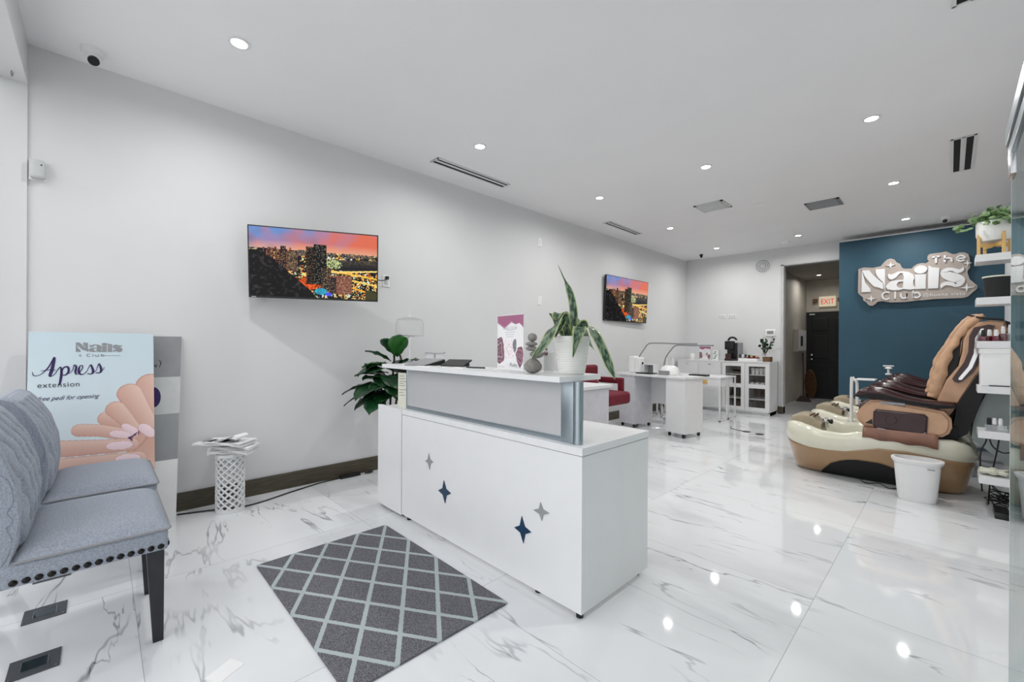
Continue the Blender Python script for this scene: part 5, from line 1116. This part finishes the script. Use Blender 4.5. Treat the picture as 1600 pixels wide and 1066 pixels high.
def polish(x, y, z, body, capm, h, label, group, w=.017, cap=.045):
    t = thing('polish_bottle', label, 'bottle', (x, y, z), rf.uniform(-.4, .4), group)
    obj('bottle', box(-w, w, -w*.8, w*.8, 0, h, bev=.006, seg=3), body, t, True); obj('cap', lathe([(.011, h), (.0115, h+cap*.5), (.009, h+cap), (0, h+cap)], seg=14, cap1=False), capm, t, True)
    return t
g3 = 'nail polish bottles on the third shelf'
polish(.165, 4.47, 1.221, 'wine', 'black', .035, 'leftmost small wine nail polish on the third shelf, with a black cap', g3)
polish(.195, 4.50, 1.221, 'wine', 'whitep', .038, 'second nail polish from the left on the third shelf, with a white cap', g3)
polish(.225, 4.47, 1.221, 'wine', 'whitep', .036, 'third nail polish from the left on the third shelf, with a short white cap', g3)
polish(.258, 4.49, 1.221, 'wine', 'whitep', .052, 'tallest wine nail polish in the middle of the third shelf', g3, .019, .052)
polish(.292, 4.52, 1.221, 'lgrey', 'whitep', .055, 'pale nail polish left of the black and white bottle', g3, .017, .06)
t = thing('cosmetic_bottle', 'black and white banded bottle at the right end of the third shelf', 'bottle', (.325, 4.47, 1.221)); obj('base', lathe([(.022, 0), (.022, .04)], seg=18), 'black', t, True); obj('band', lathe([(.024, .04), (.024, .085)], seg=18), 'whitep', t, True); obj('cap', lathe([(.022, .085), (.024, .135), (0, .135)], seg=18, cap1=False), 'black', t, True)
for k, (x, lb) in enumerate(((.175, 'left clear tray of nail polish on the fifth shelf'), (.285, 'right clear tray of nail polish on the fifth shelf'))):
    t = thing('polish_tray', lb, 'tray', (x, 4.44, .594), 0, 'clear trays on the fifth shelf'); b = B(); add_box(b, 0, .1, 0, .1, 0, .004); add_box(b, 0, .1, 0, .003, 0, .045); add_box(b, 0, .003, 0, .1, 0, .045); add_box(b, .097, .1, 0, .1, 0, .045); obj('tray', b, 'acrylic', t)
g5 = 'nail polish bottles in the trays on the fifth shelf'
for x, bd, cp, lb in ((.195, 'ink', 'black', 'black-capped bottle at the left of the left tray'), (.22, 'ink', 'whitep', 'white-capped dark bottle in the left tray'), (.248, 'lgrey', 'whitep', 'white-capped pale bottle in the left tray'), (.305, 'ink', 'black', 'dark bottle at the left of the right tray'), (.335, 'pink', 'black', 'peach nail polish with black cap in the right tray'), (.364, 'wine', 'whitep', 'wine bottle at the right end of the right tray')):
    polish(x, 4.49, .598, bd, cp, .04, lb, g5, .013, .045)
t = thing('tangled_cables', 'tangle of black power cables on the floor under the lowest shelf', 'cable', (0, 0, 0)); rc = random.Random(9)
for k in range(9):
    pts = [(rc.uniform(.19, .44), rc.uniform(4.66, 4.95), rc.uniform(.006, .12)) for _ in range(6)]; obj('cord', tube(smooth_path(pts, 6), .004, 6), 'black', t, True)
tag(obj('power_box', box(.30, .47, 4.45, 4.6, 0, .11, bev=.01), 'black', None, True), 'large black power supply box on the floor under the shelves', 'power supply')
tag(obj('power_strip', box(.22, .29, 4.42, 4.62, 0, .045, bev=.006), 'black', None, True), 'black power strip on the floor left of the power supply box', 'power strip')
t = thing('shelf_cables', 'black cables looping between the fifth and the lowest shelf', 'cable', (0, 0, 0))
for pts in ([(.20, 4.66, .62), (.19, 4.66, .5), (.16, 4.66, .38), (.17, 4.66, .12)], [(.26, 4.66, .6), (.24, 4.66, .42), (.21, 4.66, .2), (.2, 4.66, .03)], [(.34, 4.66, .6), (.35, 4.66, .48), (.28, 4.66, .42), (.22, 4.66, .46), (.2, 4.66, .55)], [(.37, 4.66, .9), (.36, 4.66, .76), (.38, 4.66, .66), (.42, 4.66, .6)]): obj('cord', tube(smooth_path(pts), .005, 6), 'black', t, True)
t = thing('crumpled_towel', 'crumpled white cloth on the lowest shelf', 'cloth', (.22, 4.52, .277)); b = B(); bmesh.ops.create_icosphere(b, subdivisions=4, radius=1)
for v in b.verts: p = v.co.copy(); k = 1+.16*math.sin(9*p.x+2)+.14*math.sin(8*p.y+1)+.12*math.sin(11*p.z); v.co = Vector((p.x*.07*k, p.y*.06*k, p.z*.02*k+.027))
obj('cloth', b, 'cpaper', t, 2)
t = thing('floor_cable', 'thin dark cord looping on the floor in front of the nearest spa chair', 'cable', (0, 0, 0)); obj('cord', tube(smooth_path([(-.55, 4.87, .004), (-.5, 4.74, .004), (-.42, 4.82, .004), (-.35, 4.70, .004), (-.3, 4.74, .004), (-.27, 4.66, .004)]), .0035, 6), 'black', t, True)

# ------------------------------------------------------------------ glass partition at the right edge
t = thing('glass_partition', 'clear glass door panel under a dark canopy at the far right edge', 'glass door', (.150, 0, 0))
obj('pane', box(-.005, .005, .95, 2.235, .01, 1.82), 'pane_green', t); obj('edge_strip', box(-.0055, .0055, 2.235, 2.2385, .01, 1.82), 'white', t, label='bright polished glass edge')
obj('header_rail', box(-.012, .03, .95, 2.26, 1.82, 1.865, bev=.003), 'alu', t); obj('canopy', box(.02, .33, .95, 2.255, 1.868, 1.90), 'black', t); obj('canopy_rail', box(-.018, .02, .95, 2.26, 1.868, 1.925, bev=.003), 'alu', t)
obj('clip', box(-.012, .012, 2.16, 2.25, 1.75, 1.822, bev=.003), 'chrome', t); obj('floor_clip', box(-.012, .012, .98, 1.06, 0, .06, bev=.003), 'chrome', t)

# ------------------------------------------------------------------ corridor
t = struct('door_1', box(-2.335, -1.35, 11.86, 11.9, 0, 1.99), 'doorb')
for cxa, cxb in ((-2.22, -1.92), (-1.78, -1.48)):
    for za, zb in ((.15, .78), (.92, 1.45), (1.55, 1.85)): obj('door_panel', box(cxa, cxb, 11.85, 11.862, za, zb, bev=.01, seg=2), 'doorb', t)
for z in (1.0, .9):
    b = lathe([(.03, 0), (.034, .02), (.022, .045), (0, .05)], seg=18, cap1=False); bmesh.ops.transform(b, matrix=Matrix.Translation((-2.23, 11.86, z)) @ Matrix.Rotation(PI/2, 4, 'X'), verts=b.verts); obj('door_knob', b, 'chrome', t, True)
obj('door_closer', box(-2.27, -2.17, 11.83, 11.862, 1.92, 1.95), 'lgrey', t)
t = thing('exit_sign', 'cream box sign with red letters over the black corridor door', 'sign', (-1.935, 11.88, 2.22))
obj('housing', box(-.155, .155, -.05, .0, -.115, .115, bev=.008), 'beigepl', t); text_mesh('letters', 'EXIT', .17, 'exitred', t, (0, -.052, -.06), (PI/2, 0, 0), .002, sx=.72, align='CENTER')
for sg in (-1, 1): obj('emergency_lamp', box(sg*.23-.045, sg*.23+.045, -.07, -.01, -.02, .07, bev=.01, rz=.0), 'wood2', t)
t = thing('electric_panel', 'cream electrical box with dark breakers on the corridor left wall', 'panel', (-2.35, 11.1, 1.32)); obj('box', box(0, .09, -.38, .38, -.24, .24, bev=.004), 'corr', t); obj('door', box(.09, .10, -.34, .3, -.22, .22), 'paper', t); obj('breakers', box(.10, .106, -.2, -.02, -.12, .1), 'ink', t)
t = thing('broom', 'dark red broom leaning in the corridor corner', 'broom', (-2.20, 10.95, 0)); obj('bristles', add_rings(B(), [[(-.13, -.07, 0), (.13, -.07, 0), (.13, .07, 0), (-.13, .07, 0)], [(-.06, -.03, .12), (.06, -.03, .12), (.06, .03, .12), (-.06, .03, .12)]]), 'maroonl', t); obj('handle', tube([(0, 0, .1), (-.03, .08, 1.05)], .013, 8), 'wine', t, True)
t = thing('folded_disc', 'brown oval board leaning beside the broom and the black door', 'board', (-2.20, 11.6, 0)); b = lathe([(.25, -.02), (.26, 0), (.25, .02)], seg=32); bmesh.ops.transform(b, matrix=Matrix.Translation((0, .0, .34)) @ Matrix.Rotation(.15, 4, 'X') @ Matrix.Rotation(1.0, 4, 'Z') @ Matrix.Rotation(PI/2, 4, 'Y') @ Matrix.Diagonal((1.3, .55, 1, 1)), verts=b.verts); obj('board', b, 'wood2', t, True)
